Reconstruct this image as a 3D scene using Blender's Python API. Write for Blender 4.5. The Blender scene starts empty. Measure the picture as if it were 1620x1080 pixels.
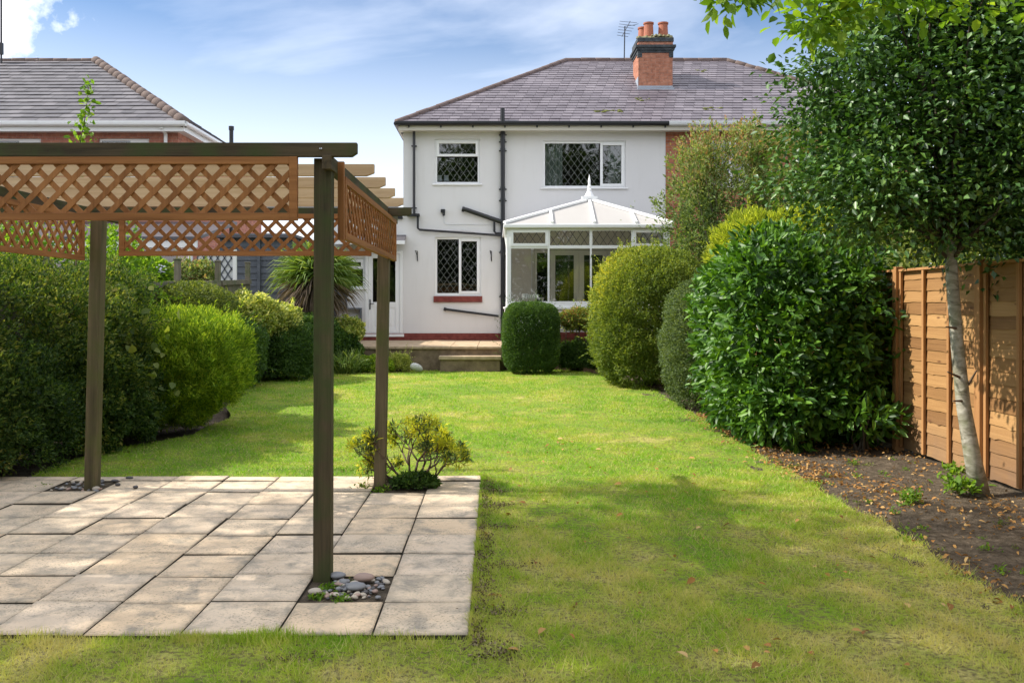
import bpy, math, random
import numpy as np
from mathutils import Vector, Matrix

S = bpy.context.scene
COL = S.collection
R = math.radians
# ------------------------------------------------------------------ camera
EYE = 1.57
F = 1400.0                     # focal length in pixels of the 1620 px photo
VX, VY = 784.0, 482.0          # vanishing point of the garden's long axis
cd = bpy.data.cameras.new("camera"); cam = bpy.data.objects.new("camera", cd); COL.objects.link(cam)
cam.location = (0, 0, EYE); cam.rotation_euler = (R(90), 0, 0)
cd.sensor_width = 36; cd.lens = F / 1620 * 36
cd.shift_x = (810 - VX) / 1620; cd.shift_y = -(540 - VY) / 1620
cd.clip_start = 0.05; cd.clip_end = 3000
S.camera = cam
# ------------------------------------------------------------------ sky, sun, exposure
SUN = Vector((-0.74, 0.045, 0.67)).normalized()
w = bpy.data.worlds.new("World"); S.world = w; w.use_nodes = True
nt = w.node_tree; nt.nodes.clear()
wo = nt.nodes.new('ShaderNodeOutputWorld'); bg = nt.nodes.new('ShaderNodeBackground')
sky = nt.nodes.new('ShaderNodeTexSky'); sky.sky_type = 'NISHITA'; sky.sun_disc = False
sky.sun_elevation = math.asin(SUN.z); sky.sun_rotation = math.atan2(SUN.x, SUN.y)
sky.air_density = 1.0; sky.dust_density = 0.6; sky.ozone_density = 1.5
tc = nt.nodes.new('ShaderNodeTexCoord'); mp = nt.nodes.new('ShaderNodeMapping')
mp.inputs['Scale'].default_value = (1.2, 1.2, 3.6); mp.inputs['Rotation'].default_value = (0.2, 0.5, 0.3)
n1 = nt.nodes.new('ShaderNodeTexNoise'); n1.inputs['Scale'].default_value = 1.7; n1.inputs['Detail'].default_value = 7
n1.inputs['Roughness'].default_value = 0.52; n1.inputs['Distortion'].default_value = 0.4
cr = nt.nodes.new('ShaderNodeValToRGB'); cr.color_ramp.elements[0].position = 0.42; cr.color_ramp.elements[1].position = 0.72
cr.color_ramp.elements[0].color = (0.0, 0.0, 0.0, 1); cr.color_ramp.elements[1].color = (0.6, 0.6, 0.6, 1)
sep = nt.nodes.new('ShaderNodeSeparateXYZ'); low = nt.nodes.new('ShaderNodeMapRange')
low.inputs['From Min'].default_value = 0.02; low.inputs['From Max'].default_value = 0.30
low.inputs['To Min'].default_value = 0.85; low.inputs['To Max'].default_value = 0.0
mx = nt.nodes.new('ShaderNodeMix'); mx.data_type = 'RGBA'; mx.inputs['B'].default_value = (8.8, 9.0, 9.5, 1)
mm = nt.nodes.new('ShaderNodeMath'); mm.operation = 'MAXIMUM'
L = nt.links.new
L(tc.outputs['Generated'], mp.inputs['Vector']); L(mp.outputs[0], n1.inputs['Vector']); L(n1.outputs['Fac'], cr.inputs['Fac'])
L(tc.outputs['Generated'], sep.inputs[0]); L(sep.outputs['Z'], low.inputs['Value'])
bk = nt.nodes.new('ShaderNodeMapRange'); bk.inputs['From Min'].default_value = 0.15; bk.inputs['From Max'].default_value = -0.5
bk.inputs['To Min'].default_value = 0.0; bk.inputs['To Max'].default_value = 0.8; L(sep.outputs['Y'], bk.inputs['Value'])  # unseen bright cloud bank added behind the camera to lift the shaded facade
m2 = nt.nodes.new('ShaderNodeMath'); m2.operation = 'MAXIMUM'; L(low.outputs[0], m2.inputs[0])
ov = nt.nodes.new('ShaderNodeMapRange'); ov.inputs['From Min'].default_value = 0.42; ov.inputs['From Max'].default_value = 0.72; ov.inputs['To Max'].default_value = 0.75; L(sep.outputs['Z'], ov.inputs['Value'])  # unseen overhead cloud added above the view to brighten shaded ground
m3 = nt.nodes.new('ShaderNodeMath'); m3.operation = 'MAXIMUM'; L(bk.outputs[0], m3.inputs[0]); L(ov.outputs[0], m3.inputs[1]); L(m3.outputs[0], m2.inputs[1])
L(cr.outputs['Color'], mm.inputs[0]); L(m2.outputs[0], mm.inputs[1]); pass
dk = nt.nodes.new('ShaderNodeMix'); dk.data_type = 'RGBA'; dk.blend_type = 'MULTIPLY'; dk.inputs['Factor'].default_value = 1; dk.inputs['B'].default_value = (0.66, 0.73, 0.82, 1)
# a bright cumulus patch low over the left roof
vd = nt.nodes.new('ShaderNodeVectorMath'); vd.operation = 'DISTANCE'; vd.inputs[1].default_value = Vector((-.545, 1, .315)).normalized(); L(tc.outputs['Generated'], vd.inputs[0])
n2 = nt.nodes.new('ShaderNodeTexNoise'); n2.inputs['Scale'].default_value = 14; n2.inputs['Detail'].default_value = 8; n2.inputs['Roughness'].default_value = .6; L(tc.outputs['Generated'], n2.inputs['Vector'])
a1 = nt.nodes.new('ShaderNodeMath'); a1.operation = 'MULTIPLY_ADD'; a1.inputs[1].default_value = .30; L(n2.outputs['Fac'], a1.inputs[0]); a1.inputs[2].default_value = -.16
a2 = nt.nodes.new('ShaderNodeMath'); a2.operation = 'SUBTRACT'; L(vd.outputs['Value'], a2.inputs[0]); L(a1.outputs[0], a2.inputs[1])
pf = nt.nodes.new('ShaderNodeMapRange'); pf.inputs['From Min'].default_value = .055; pf.inputs['From Max'].default_value = .005; L(a2.outputs[0], pf.inputs['Value'])
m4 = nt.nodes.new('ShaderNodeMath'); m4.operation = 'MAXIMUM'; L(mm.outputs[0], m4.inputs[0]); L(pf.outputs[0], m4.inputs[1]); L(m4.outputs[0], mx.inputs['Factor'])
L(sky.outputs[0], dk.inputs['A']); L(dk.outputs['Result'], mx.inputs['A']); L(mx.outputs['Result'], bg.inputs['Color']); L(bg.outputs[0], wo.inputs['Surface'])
bg.inputs['Strength'].default_value = 0.11
sd = bpy.data.lights.new("sun", 'SUN'); sd.energy = 4.0; sd.angle = R(0.53); sd.color = (1.0, 0.93, 0.82)
so = bpy.data.objects.new("sun", sd); COL.objects.link(so)
so.rotation_euler = SUN.to_track_quat('Z', 'Y').to_euler(); so.location = (-30, 2, 30)
S.view_settings.view_transform = 'Standard'; S.view_settings.look = 'None'
S.view_settings.exposure = 0.85; S.view_settings.gamma = 1.0
S.render.engine = 'CYCLES'; S.cycles.max_bounces = 8; S.cycles.transparent_max_bounces = 16

def P(px, py, Y): return Vector(((px - VX) * Y / F, Y, EYE - (py - VY) * Y / F))
def X(px, Y): return (px - VX) * Y / F
def Z(py, Y): return EYE - (py - VY) * Y / F
def gz(x, y):
    t = np.clip((np.asarray(y, dtype=float) - 8.5) / 11.0, 0, 1)
    return 0.12 * t * t * (3 - 2 * t)

# ------------------------------------------------------------------ materials
class NB:
    def __init__(s, name):
        s.m = bpy.data.materials.new(name); s.m.use_nodes = True
        s.t = s.m.node_tree; s.t.nodes.clear(); s.out = s.n('OutputMaterial')
        s.tc = s.n('TexCoord')
    def n(s, kind, **kw):
        nd = s.t.nodes.new('ShaderNode' + kind)
        for k, v in kw.items():
            if hasattr(nd, k) and not k[0].isupper(): setattr(nd, k, v)
            else: nd.inputs[k.replace('_', ' ')].default_value = v
        return nd
    def l(s, a, b): s.t.links.new(a, b)
    def map(s, scale=(1, 1, 1), rot=(0, 0, 0), src='Object'):
        m = s.n('Mapping'); m.inputs['Scale'].default_value = scale; m.inputs['Rotation'].default_value = rot
        s.l(s.tc.outputs[src], m.inputs['Vector']); return m.outputs[0]
    def noise(s, scale, detail=4, rough=0.55, vec=None, dist=0.0):
        n = s.n('TexNoise'); n.inputs['Scale'].default_value = scale; n.inputs['Detail'].default_value = detail
        n.inputs['Roughness'].default_value = rough; n.inputs['Distortion'].default_value = dist
        s.l(vec if vec is not None else s.tc.outputs['Object'], n.inputs['Vector']); return n.outputs['Fac']
    def ramp(s, fac, stops):
        r = s.n('ValToRGB'); e = r.color_ramp.elements
        while len(e) < len(stops): e.new(0.5)
        for i, (p, c) in enumerate(stops):
            e[i].position = p; e[i].color = (*c, 1) if len(c) == 3 else c
        s.l(fac, r.inputs['Fac']); return r.outputs['Color']
    def mix(s, fac, a, b, mode='MIX'):
        m = s.n('Mix'); m.data_type = 'RGBA'; m.blend_type = mode
        for v, k in ((fac, 'Factor'), (a, 'A'), (b, 'B')):
            if isinstance(v, (int, float)): m.inputs[k].default_value = v
            elif isinstance(v, tuple): m.inputs[k].default_value = (*v, 1)
            else: s.l(v, m.inputs[k])
        return m.outputs['Result']
    def math(s, op, a, b=0.0):
        m = s.n('Math'); m.operation = op
        for i, v in enumerate((a, b)):
            if isinstance(v, (int, float)): m.inputs[i].default_value = v
            else: s.l(v, m.inputs[i])
        return m.outputs[0]
    def attr(s, name='rnd'):
        a = s.n('Attribute'); a.attribute_name = name; return a.outputs['Fac']
    def bump(s, h, dist=0.01, strength=0.6):
        b = s.n('Bump'); b.inputs['Distance'].default_value = dist; b.inputs['Strength'].default_value = strength
        s.l(h, b.inputs['Height']); return b.outputs[0]
    def done(s, col, rough=0.6, bump=None, spec=0.5, trans=0.0, transcol=None, metal=0.0, alpha=None):
        p = s.n('BsdfPrincipled')
        if isinstance(col, tuple): p.inputs['Base Color'].default_value = (*col, 1)
        else: s.l(col, p.inputs['Base Color'])
        if isinstance(rough, (int, float)): p.inputs['Roughness'].default_value = rough
        else: s.l(rough, p.inputs['Roughness'])
        p.inputs['Specular IOR Level'].default_value = spec; p.inputs['Metallic'].default_value = metal
        if bump is not None: s.l(bump, p.inputs['Normal'])
        o = p.outputs[0]
        if trans > 0:
            tr = s.n('BsdfTranslucent'); c = transcol if transcol is not None else col
            if isinstance(c, tuple): tr.inputs['Color'].default_value = (*c, 1)
            else: s.l(c, tr.inputs['Color'])
            mxs = s.n('MixShader'); mxs.inputs[0].default_value = trans
            s.l(o, mxs.inputs[1]); s.l(tr.outputs[0], mxs.inputs[2]); o = mxs.outputs[0]
        s.l(o, s.out.inputs['Surface']); return s.m

def leaf_mat(name, stops, rough=0.45, trans=0.3, spec=0.4, noise_scale=1.5, tint=1.35):
    b = NB(name); trans = min(.5, trans + .1); rough = rough + (.12 if rough > .3 else 0); spec *= .8
    stops = [(p, tuple(v * 1.35 for v in c)) for p, c in stops]
    f = b.math('ADD', b.math('MULTIPLY', b.attr(), 0.6), b.math('MULTIPLY', b.noise(noise_scale, 3), 0.4))
    c = b.ramp(f, stops)
    tcx = b.mix(1.0, c, (tint * 1.15, tint * 1.1, tint * 0.45), 'MULTIPLY')
    return b.done(c, rough, spec=spec, trans=trans, transcol=tcx)

def plain(name, col, rough=0.5, var=0.08, scale=6, spec=0.5, bumpd=0.0, metal=0):
    b = NB(name)
    c = b.mix(b.noise(scale, 5), tuple(v * (1 - var) for v in col), tuple(min(1, v * (1 + var)) for v in col))
    bp = b.bump(b.noise(scale * 12, 3), bumpd, 0.6) if bumpd else None
    return b.done(c, rough, bp, spec, metal=metal)

def wood(name, dark, light, axis=0, rough=0.7, green=None, gscale=3.0):
    b = NB(name)
    sc = [28, 28, 28]; sc[axis] = 1.2
    g = b.noise(1.0, 6, 0.65, b.map(tuple(sc)), 0.6)
    sc2 = [6, 6, 6]; sc2[axis] = .7
    g2 = b.noise(1.0, 3, 0.5, b.map(tuple(sc2)))
    c = b.ramp(b.math('ADD', b.math('MULTIPLY', g, .6), b.math('MULTIPLY', g2, .4)), [(0.32, dark), (0.68, light)])
    if green:
        gm = b.ramp(b.noise(gscale, 5, 0.6), [(0.42, (0, 0, 0)), (0.65, (1, 1, 1))])
        c = b.mix(gm, c, green)
    return b.done(c, rough, b.bump(g, 0.003, 0.7), 0.3)

M = {}
def brick_mat(name, c1, c2, mortar, bw=0.225, bh=0.075, rough=0.85, vert=True):
    b = NB(name)
    # brick coordinates: (x or y along wall, z up) chosen by summing x and y so both wall directions get joints
    s = b.n('SeparateXYZ'); b.l(b.tc.outputs['Object'], s.inputs[0])
    cmb = b.n('CombineXYZ'); b.l(b.math('ADD', s.outputs['X'], s.outputs['Y']), cmb.inputs[0]); b.l(s.outputs['Z'], cmb.inputs[1])
    t = b.n('TexBrick'); t.inputs['Scale'].default_value = 1.0; t.inputs['Brick Width'].default_value = bw
    t.inputs['Row Height'].default_value = bh; t.inputs['Mortar Size'].default_value = 0.006; t.inputs['Mortar Smooth'].default_value = 0.2
    t.inputs['Color1'].default_value = (*c1, 1); t.inputs['Color2'].default_value = (*c2, 1); t.inputs['Mortar'].default_value = (*mortar, 1)
    b.l(cmb.outputs[0], t.inputs['Vector'])
    n = b.noise(9, 5)
    c = b.mix(0.45, t.outputs['Color'], b.ramp(n, [(0.3, tuple(v * .55 for v in c1)), (0.7, tuple(min(1, v * 1.35) for v in c2))]))
    h = b.math('ADD', b.math('MULTIPLY', t.outputs['Fac'], -1.0), b.math('MULTIPLY', b.noise(60, 3), .3))
    return b.done(c, rough, b.bump(h, 0.006, 0.8), 0.2)

M['brick'] = brick_mat('red brickwork', (0.30, 0.10, 0.06), (0.42, 0.17, 0.10), (0.36, 0.28, 0.24))
M['brick_pink'] = brick_mat('pale red brickwork', (0.36, 0.13, 0.10), (0.50, 0.22, 0.15), (0.45, 0.36, 0.32))
M['chimbrick'] = brick_mat('orange chimney brick', (0.30, 0.115, 0.07), (0.44, 0.20, 0.13), (0.36, 0.24, 0.19), bh=0.085)
M['blue_brick'] = brick_mat('blue engineering brick', (0.035, 0.045, 0.055), (0.08, 0.09, 0.10), (0.05, 0.05, 0.045), bh=0.085)
M['red_paint'] = brick_mat('red painted brick plinth', (0.17, 0.04, 0.035), (0.21, 0.06, 0.05), (0.15, 0.03, 0.025))
# render
b = NB('off white masonry render')
c = b.mix(b.noise(1.3, 5), (0.63, 0.625, 0.63), (0.69, 0.685, 0.69))
c = b.mix(b.ramp(b.noise(1.0, 5, .6, b.map((6, 6, .8))), [(0.55, (0, 0, 0)), (0.9, (.24, .24, .24))]), c, (0.45, 0.43, 0.40))
M['render'] = b.done(c, 0.9, b.bump(b.noise(90, 4), 0.004, 0.5), 0.2)
M['upvc'] = plain('white plastic window frame', (0.80, 0.81, 0.82), 0.35, 0.03, 3)
M['upvc_grey'] = plain('pale grey plastic', (0.62, 0.64, 0.66), 0.4, 0.05, 3)
M['cream'] = plain('cream painted timber', (0.55, 0.52, 0.45), 0.5, 0.06, 3)
M['beige'] = plain('beige plaster', (0.55, 0.49, 0.42), 0.8, 0.05, 2)
M['black'] = plain('black plastic pipe', (0.012, 0.013, 0.016), 0.35, 0.2, 6)
M['steel'] = plain('brushed steel', (0.5, 0.5, 0.5), 0.35, 0.1, 6, metal=1)
M['lead'] = plain('pale lead came', (0.20, 0.22, 0.20), 0.5, 0.1, 9)
M['dark_lead'] = plain('dark lead came', (0.05, 0.05, 0.05), 0.5, 0.1, 9)
M['flash'] = plain('lead flashing', (0.30, 0.34, 0.40), 0.5, 0.2, 9)
M['mortar'] = plain('mossy mortar flaunching', (0.20, 0.19, 0.10), 0.95, 0.5, 8, bumpd=.02)
M['curtain'] = plain('grey green net curtain', (0.28, 0.33, 0.32), 0.9, 0.1, 9)
M['roomdark'] = plain('dark room interior', (0.05, 0.045, 0.04), 0.9, 0.2, 2)
b = NB('window glass')
tr = b.n('BsdfTransparent'); tr.inputs['Color'].default_value = (0.86, 0.90, 0.88, 1)
gl = b.n('BsdfGlossy'); gl.inputs['Roughness'].default_value = 0.015
fr = b.n('Fresnel'); fr.inputs['IOR'].default_value = 1.52
b.l(b.bump(b.noise(1.2, 2), 0.01, 0.25), gl.inputs['Normal'])
ms = b.n('MixShader'); b.l(b.math('ADD', b.math('MULTIPLY', fr.outputs[0], 2.0), 0.07), ms.inputs[0])
b.l(tr.outputs[0], ms.inputs[1]); b.l(gl.outputs[0], ms.inputs[2]); b.l(ms.outputs[0], b.out.inputs['Surface']); M['glass'] = b.m
b = NB('white translucent polycarbonate')
st = b.n('TexWave'); st.inputs['Scale'].default_value = 18
M['poly'] = b.done(b.mix(b.noise(1.1, 4), (0.40, 0.385, 0.37), (0.47, 0.455, 0.44)), 0.55, trans=0.12, transcol=(.8, .78, .74))
# slates
def slate_mat(name, stops, stain):
    b = NB(name)
    n = b.noise(1.0, 5, .6, b.map((.9, .9, .9)))
    c = b.ramp(b.math('ADD', b.math('MULTIPLY', b.attr(), .45), b.math('MULTIPLY', n, .55)), stops)
    c = b.mix(b.ramp(b.noise(.55, 4, .6), [(.45, (0, 0, 0)), (.75, (.75, .75, .75))]), c, stain)
    c = b.mix(b.ramp(b.noise(22, 4), [(.6, (0, 0, 0)), (.8, (.35, .35, .35))]), c, (0.30, 0.29, 0.24))
    return b.done(c, 0.5, b.bump(b.noise(40, 4), 0.003, .6), 0.5)
M['slate'] = slate_mat('purple grey slate', [(.15, (.090, .078, .094)), (.5, (.140, .122, .145)), (.85, (.205, .183, .208))], (.080, .068, .082))
M['slate2'] = slate_mat('grey concrete tile', [(.2, (.065, .061, .070)), (.5, (.108, .101, .112)), (.8, (.16, .15, .162))], (.07, .066, .072))
M['ridge'] = plain('weathered brown ridge tile', (0.13, 0.09, 0.08), 0.85, 0.45, 7, bumpd=.01)
M['ridge_red'] = plain('weathered red ridge tile', (0.145, 0.105, 0.09), 0.85, 0.4, 7, bumpd=.01)
M['moss'] = plain('roof moss', (0.10, 0.11, 0.02), 1, 0.5, 12, bumpd=.03)
M['terracotta'] = plain('terracotta chimney pot', (0.33, 0.105, 0.055), 0.7, 0.35, 9, bumpd=.004)
# timber
for ax, nm in ((0, 'x'), (1, 'y'), (2, 'z')):
    M['old_' + nm] = wood('old green stained pergola timber ' + nm, (0.018, 0.015, 0.008), (0.125, 0.092, 0.050), ax, 0.75, (0.050, 0.068, 0.018))
    M['post_' + nm] = wood('weathered post timber ' + nm, (0.035, 0.030, 0.015), (0.19, 0.145, 0.08), ax, 0.75, (0.080, 0.090, 0.022), 2.2)
    M['new_' + nm] = wood('new pale rafter timber ' + nm, (0.46, 0.30, 0.155), (0.72, 0.54, 0.34), ax, 0.65)
    M['lat_' + nm] = wood('orange brown lattice timber ' + nm, (0.17, 0.065, 0.018), (0.44, 0.195, 0.066), ax, 0.7)
    M['fen_' + nm] = wood('orange fence timber ' + nm, (0.28, 0.13, 0.048), (0.47, 0.25, 0.10), ax, 0.75)
M['grey_wood'] = wood('grey painted shed board', (0.075, 0.085, 0.10), (0.13, 0.145, 0.17), 0, 0.8)
M['oldgrey'] = wood('weathered grey fence timber', (0.11, 0.095, 0.07), (0.25, 0.22, 0.17), 2, 0.9, (.10, .12, .06))
M['bark'] = wood('dark bark', (0.035, 0.028, 0.02), (0.11, 0.09, 0.065), 2, 0.9)
b = NB('smooth grey green holly bark')
n = b.noise(1, 5, .6, b.map((8, 8, 16)), 1.0)
c = b.ramp(n, [(.3, (.08, .07, .045)), (.45, (.24, .225, .17)), (.7, (.46, .44, .37))])
M['holly_bark'] = b.done(b.mix(b.ramp(b.noise(5, 3), [(.5, (0, 0, 0)), (.7, (.6, .6, .6))]), c, (.13, .15, .06)), .8, b.bump(n, .01, .7), .3)
M['twig'] = plain('brown twig', (0.11, 0.075, 0.05), 0.85, 0.3, 12)
b = NB('soil crumb'); M['crumb'] = b.done(b.ramp(b.attr(), [(.1, (.07, .05, .03)), (.6, (.19, .14, .085)), (1, (.38, .31, .20))]), .95, spec=.1)
# paving
b = NB('buff riven concrete paving')
r = b.attr()
base = b.ramp(r, [(0, (.62, .50, .37)), (.35, (.70, .56, .40)), (.65, (.67, .54, .405)), (.85, (.71, .54, .36)), (1, (.60, .485, .365))])
st1 = b.ramp(b.noise(3.0, 6, .65, dist=.6), [(.45, (0, 0, 0)), (.75, (.4, .4, .4))])
c = b.mix(st1, base, (.57, .41, .25))
st2 = b.ramp(b.noise(5, 8, .72, dist=.4), [(.47, (0, 0, 0)), (.66, (.8, .8, .8))])
c = b.mix(st2, c, (.25, .23, .19))
eg = b.math('MULTIPLY', b.math('POWER', b.attr('edge'), 1.6), b.ramp(b.noise(9, 6, .7), [(.35, (0, 0, 0)), (.65, (.6, .6, .6))]))
c = b.mix(eg, c, (.17, .155, .12))
sp = b.ramp(b.noise(70, 4, .7), [(.54, (0, 0, 0)), (.64, (.65, .65, .65))])
c = b.mix(b.math('MULTIPLY', sp, b.ramp(b.noise(3.1, 5, .6), [(.38, (.12, .12, .12)), (.56, (1, 1, 1))])), c, (.09, .085, .06))
M['paving'] = b.done(c, .85, b.bump(b.math('ADD', b.noise(25, 6, .6), b.math('MULTIPLY', b.noise(5, 4), 2)), .006, .6), .25)
b = NB('earth')
n = b.noise(14, 7, .7)
c = b.ramp(n, [(.3, (.048, .038, .026)), (.55, (.12, .095, .068)), (.8, (.27, .215, .16))])
M['soil'] = b.done(c, .95, b.bump(b.math('ADD', n, b.noise(60, 4)), .03, .9), .1)
M['joint'] = plain('dark jointing sand', (0.055, 0.045, 0.03), .95, .4, 14, bumpd=.005)
def grass_nodes(b):
    big = b.noise(.55, 4, .55); mid = b.noise(2.6, 5, .6)
    f = b.math('ADD', b.math('MULTIPLY', big, .5), b.math('MULTIPLY', mid, .5))
    sp_ = b.n('SeparateXYZ'); b.l(b.tc.outputs['Object'], sp_.inputs[0]); mr = b.n('MapRange'); mr.inputs['From Min'].default_value = 3.5; mr.inputs['From Max'].default_value = 8.5
    mr.inputs['To Min'].default_value = .11; mr.inputs['To Max'].default_value = 0.0; b.l(sp_.outputs['Y'], mr.inputs['Value']); f = b.math('ADD', f, mr.outputs[0])
    return b.ramp(f, [(.36, (.150, .345, .015)), (.48, (.260, .450, .030)), (.56, (.390, .490, .055)), (.66, (.66, .60, .20)), (.76, (.68, .60, .28))])
b = NB('turf')
c = b.mix(b.ramp(b.noise(35, 5, .7), [(.42, (0, 0, 0)), (.60, (.9, .9, .9))]), grass_nodes(b), (.19, .15, .08))
M['turf'] = b.done(c, .95, b.bump(b.noise(90, 5, .7), .03, 1), .1)
b = NB('grass blades')
c = grass_nodes(b)
r = b.attr()
c = b.mix(b.ramp(r, [(.0, (0, 0, 0)), (.74, (0, 0, 0)), (.93, (.85, .85, .85))]), c, (.62, .52, .26))
c = b.mix(b.math('MULTIPLY', b.ramp(r, [(.0, (1, 1, 1)), (.4, (0, 0, 0))]), .45), c, (.085, .19, .015))
M['blade'] = b.done(c, .55, spec=.25, trans=.4, transcol=b.mix(1, c, (1.35, 1.4, .6), 'MULTIPLY'))
b = NB('terrace stone'); n = b.noise(6, 6, .6)
M['stone'] = b.done(b.ramp(n, [(.3, (.30, .22, .14)), (.7, (.50, .39, .27))]), .85, b.bump(n, .01, .5), .2)
b = NB('terrace wall block'); n = b.noise(5, 6, .65)
M['block'] = b.done(b.ramp(n, [(.3, (.11, .08, .05)), (.5, (.20, .15, .10)), (.75, (.30, .22, .14))]), .9, b.bump(n, .015, .7), .2)

M['lf_dark'] = leaf_mat('dark mixed hedge leaf', [(.2, (.012, .032, .008)), (.5, (.030, .065, .012)), (.8, (.08, .125, .024)), (1, (.22, .22, .08))], .5)
M['lf_olive'] = leaf_mat('olive bush leaf', [(.2, (.035, .060, .012)), (.5, (.085, .12, .022)), (.8, (.17, .19, .04))], .5)
M['lf_brown'] = leaf_mat('bronze tipped leaf', [(.2, (.018, .044, .008)), (.5, (.048, .088, .014)), (.75, (.15, .18, .032)), (.92, (.30, .25, .07)), (1, (.42, .22, .09))], .55)
M['lf_lime'] = leaf_mat('lime conifer spray', [(.2, (.06, .125, .012)), (.5, (.15, .245, .022)), (.8, (.38, .45, .05))], .55, .35)
M['lf_limey'] = leaf_mat('golden conifer spray', [(.2, (.11, .15, .014)), (.5, (.24, .30, .03)), (.8, (.46, .48, .08))], .55, .4)
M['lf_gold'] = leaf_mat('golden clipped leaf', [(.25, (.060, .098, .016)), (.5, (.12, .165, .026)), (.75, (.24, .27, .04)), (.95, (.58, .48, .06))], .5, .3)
M['lf_box'] = leaf_mat('clipped box leaf', [(.2, (.020, .050, .012)), (.6, (.055, .11, .022)), (.9, (.10, .17, .035))], .4)
M['lf_grey'] = leaf_mat('grey green small leaf', [(.2, (.035, .060, .022)), (.6, (.085, .125, .045)), (.9, (.16, .20, .08))], .45)
M['lf_laurel'] = leaf_mat('glossy laurel leaf', [(.2, (.015, .048, .006)), (.5, (.040, .108, .010)), (.85, (.12, .24, .024))], .34, .18, .55)
M['lf_holly'] = leaf_mat('glossy holly leaf', [(.2, (.016, .046, .009)), (.5, (.036, .096, .017)), (.8, (.09, .175, .03)), (1, (.28, .34, .06))], .31, .12, .8)
M['lf_bright'] = leaf_mat('bright overhanging leaf', [(.2, (.06, .13, .012)), (.6, (.12, .22, .02)), (.95, (.26, .34, .04))], .4, .5)
M['lf_cotone'] = leaf_mat('russet and green shrub leaf', [(.2, (.050, .085, .024)), (.45, (.115, .17, .050)), (.66, (.20, .24, .09)), (.80, (.27, .16, .09)), (1, (.30, .12, .07))], .5)
M['lf_var'] = leaf_mat('cream edged leaf', [(.15, (.08, .13, .03)), (.45, (.22, .27, .06)), (.7, (.45, .45, .15)), (1, (.62, .60, .32))], .4)
M['lf_yellow'] = leaf_mat('yellow pieris leaf', [(.1, (.10, .15, .02)), (.45, (.32, .35, .03)), (.8, (.58, .54, .07)), (1, (.66, .60, .22))], .4, .4)
M['lf_strap'] = leaf_mat('strap leaf', [(.1, (.035, .075, .012)), (.6, (.10, .16, .03)), (1, (.26, .28, .09))], .4, .25)
M['lf_dead'] = leaf_mat('dead hanging strap leaf', [(.1, (.05, .038, .028)), (.6, (.12, .09, .07)), (1, (.26, .20, .15))], .8, .1)
M['lf_litter'] = leaf_mat('fallen leaf', [(.1, (.075, .045, .022)), (.4, (.26, .12, .03)), (.7, (.38, .23, .08)), (1, (.62, .50, .27))], .7, .1, tint=.9)
M['lf_red'] = leaf_mat('red and green leaf', [(.1, (.06, .11, .02)), (.6, (.20, .24, .06)), (.85, (.34, .12, .06)), (1, (.45, .06, .07))], .4)
M['petal'] = plain('pale blue petals', (0.55, 0.58, 0.70), .7, .2, 20)

# ------------------------------------------------------------------ object helpers
ORG = {}
def tag(o, label=None, cat=None, group=None, kind=None):
    if label: o['label'] = label
    if cat: o['category'] = cat
    if group: o['group'] = group
    if kind: o['kind'] = kind
    return o
def thing(name, loc, label, cat, group=None):
    o = bpy.data.objects.new(name, None); COL.objects.link(o); o.location = loc
    o.empty_display_size = 0.2
    ORG[o] = Vector(loc); return tag(o, label, cat, group)
def link(name, me, mat, parent=None, org=None, smooth=False):
    o = bpy.data.objects.new(name, me); COL.objects.link(o)
    if mat is not None:
        me.materials.append(mat)
    if parent is not None:
        o.parent = parent; ORG[o] = ORG.get(parent, Vector((0, 0, 0)))
    else:
        ORG[o] = Vector(org) if org is not None else Vector((0, 0, 0)); o.location = ORG[o]
    off = ORG[o]
    n = len(me.vertices); co = np.empty(n * 3, dtype=np.float32); me.vertices.foreach_get('co', co)
    co = co.reshape(-1, 3) - np.array(off, dtype=np.float32); me.vertices.foreach_set('co', co.ravel())
    if smooth: me.polygons.foreach_set('use_smooth', [True] * len(me.polygons))
    me.update(); return o
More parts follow.
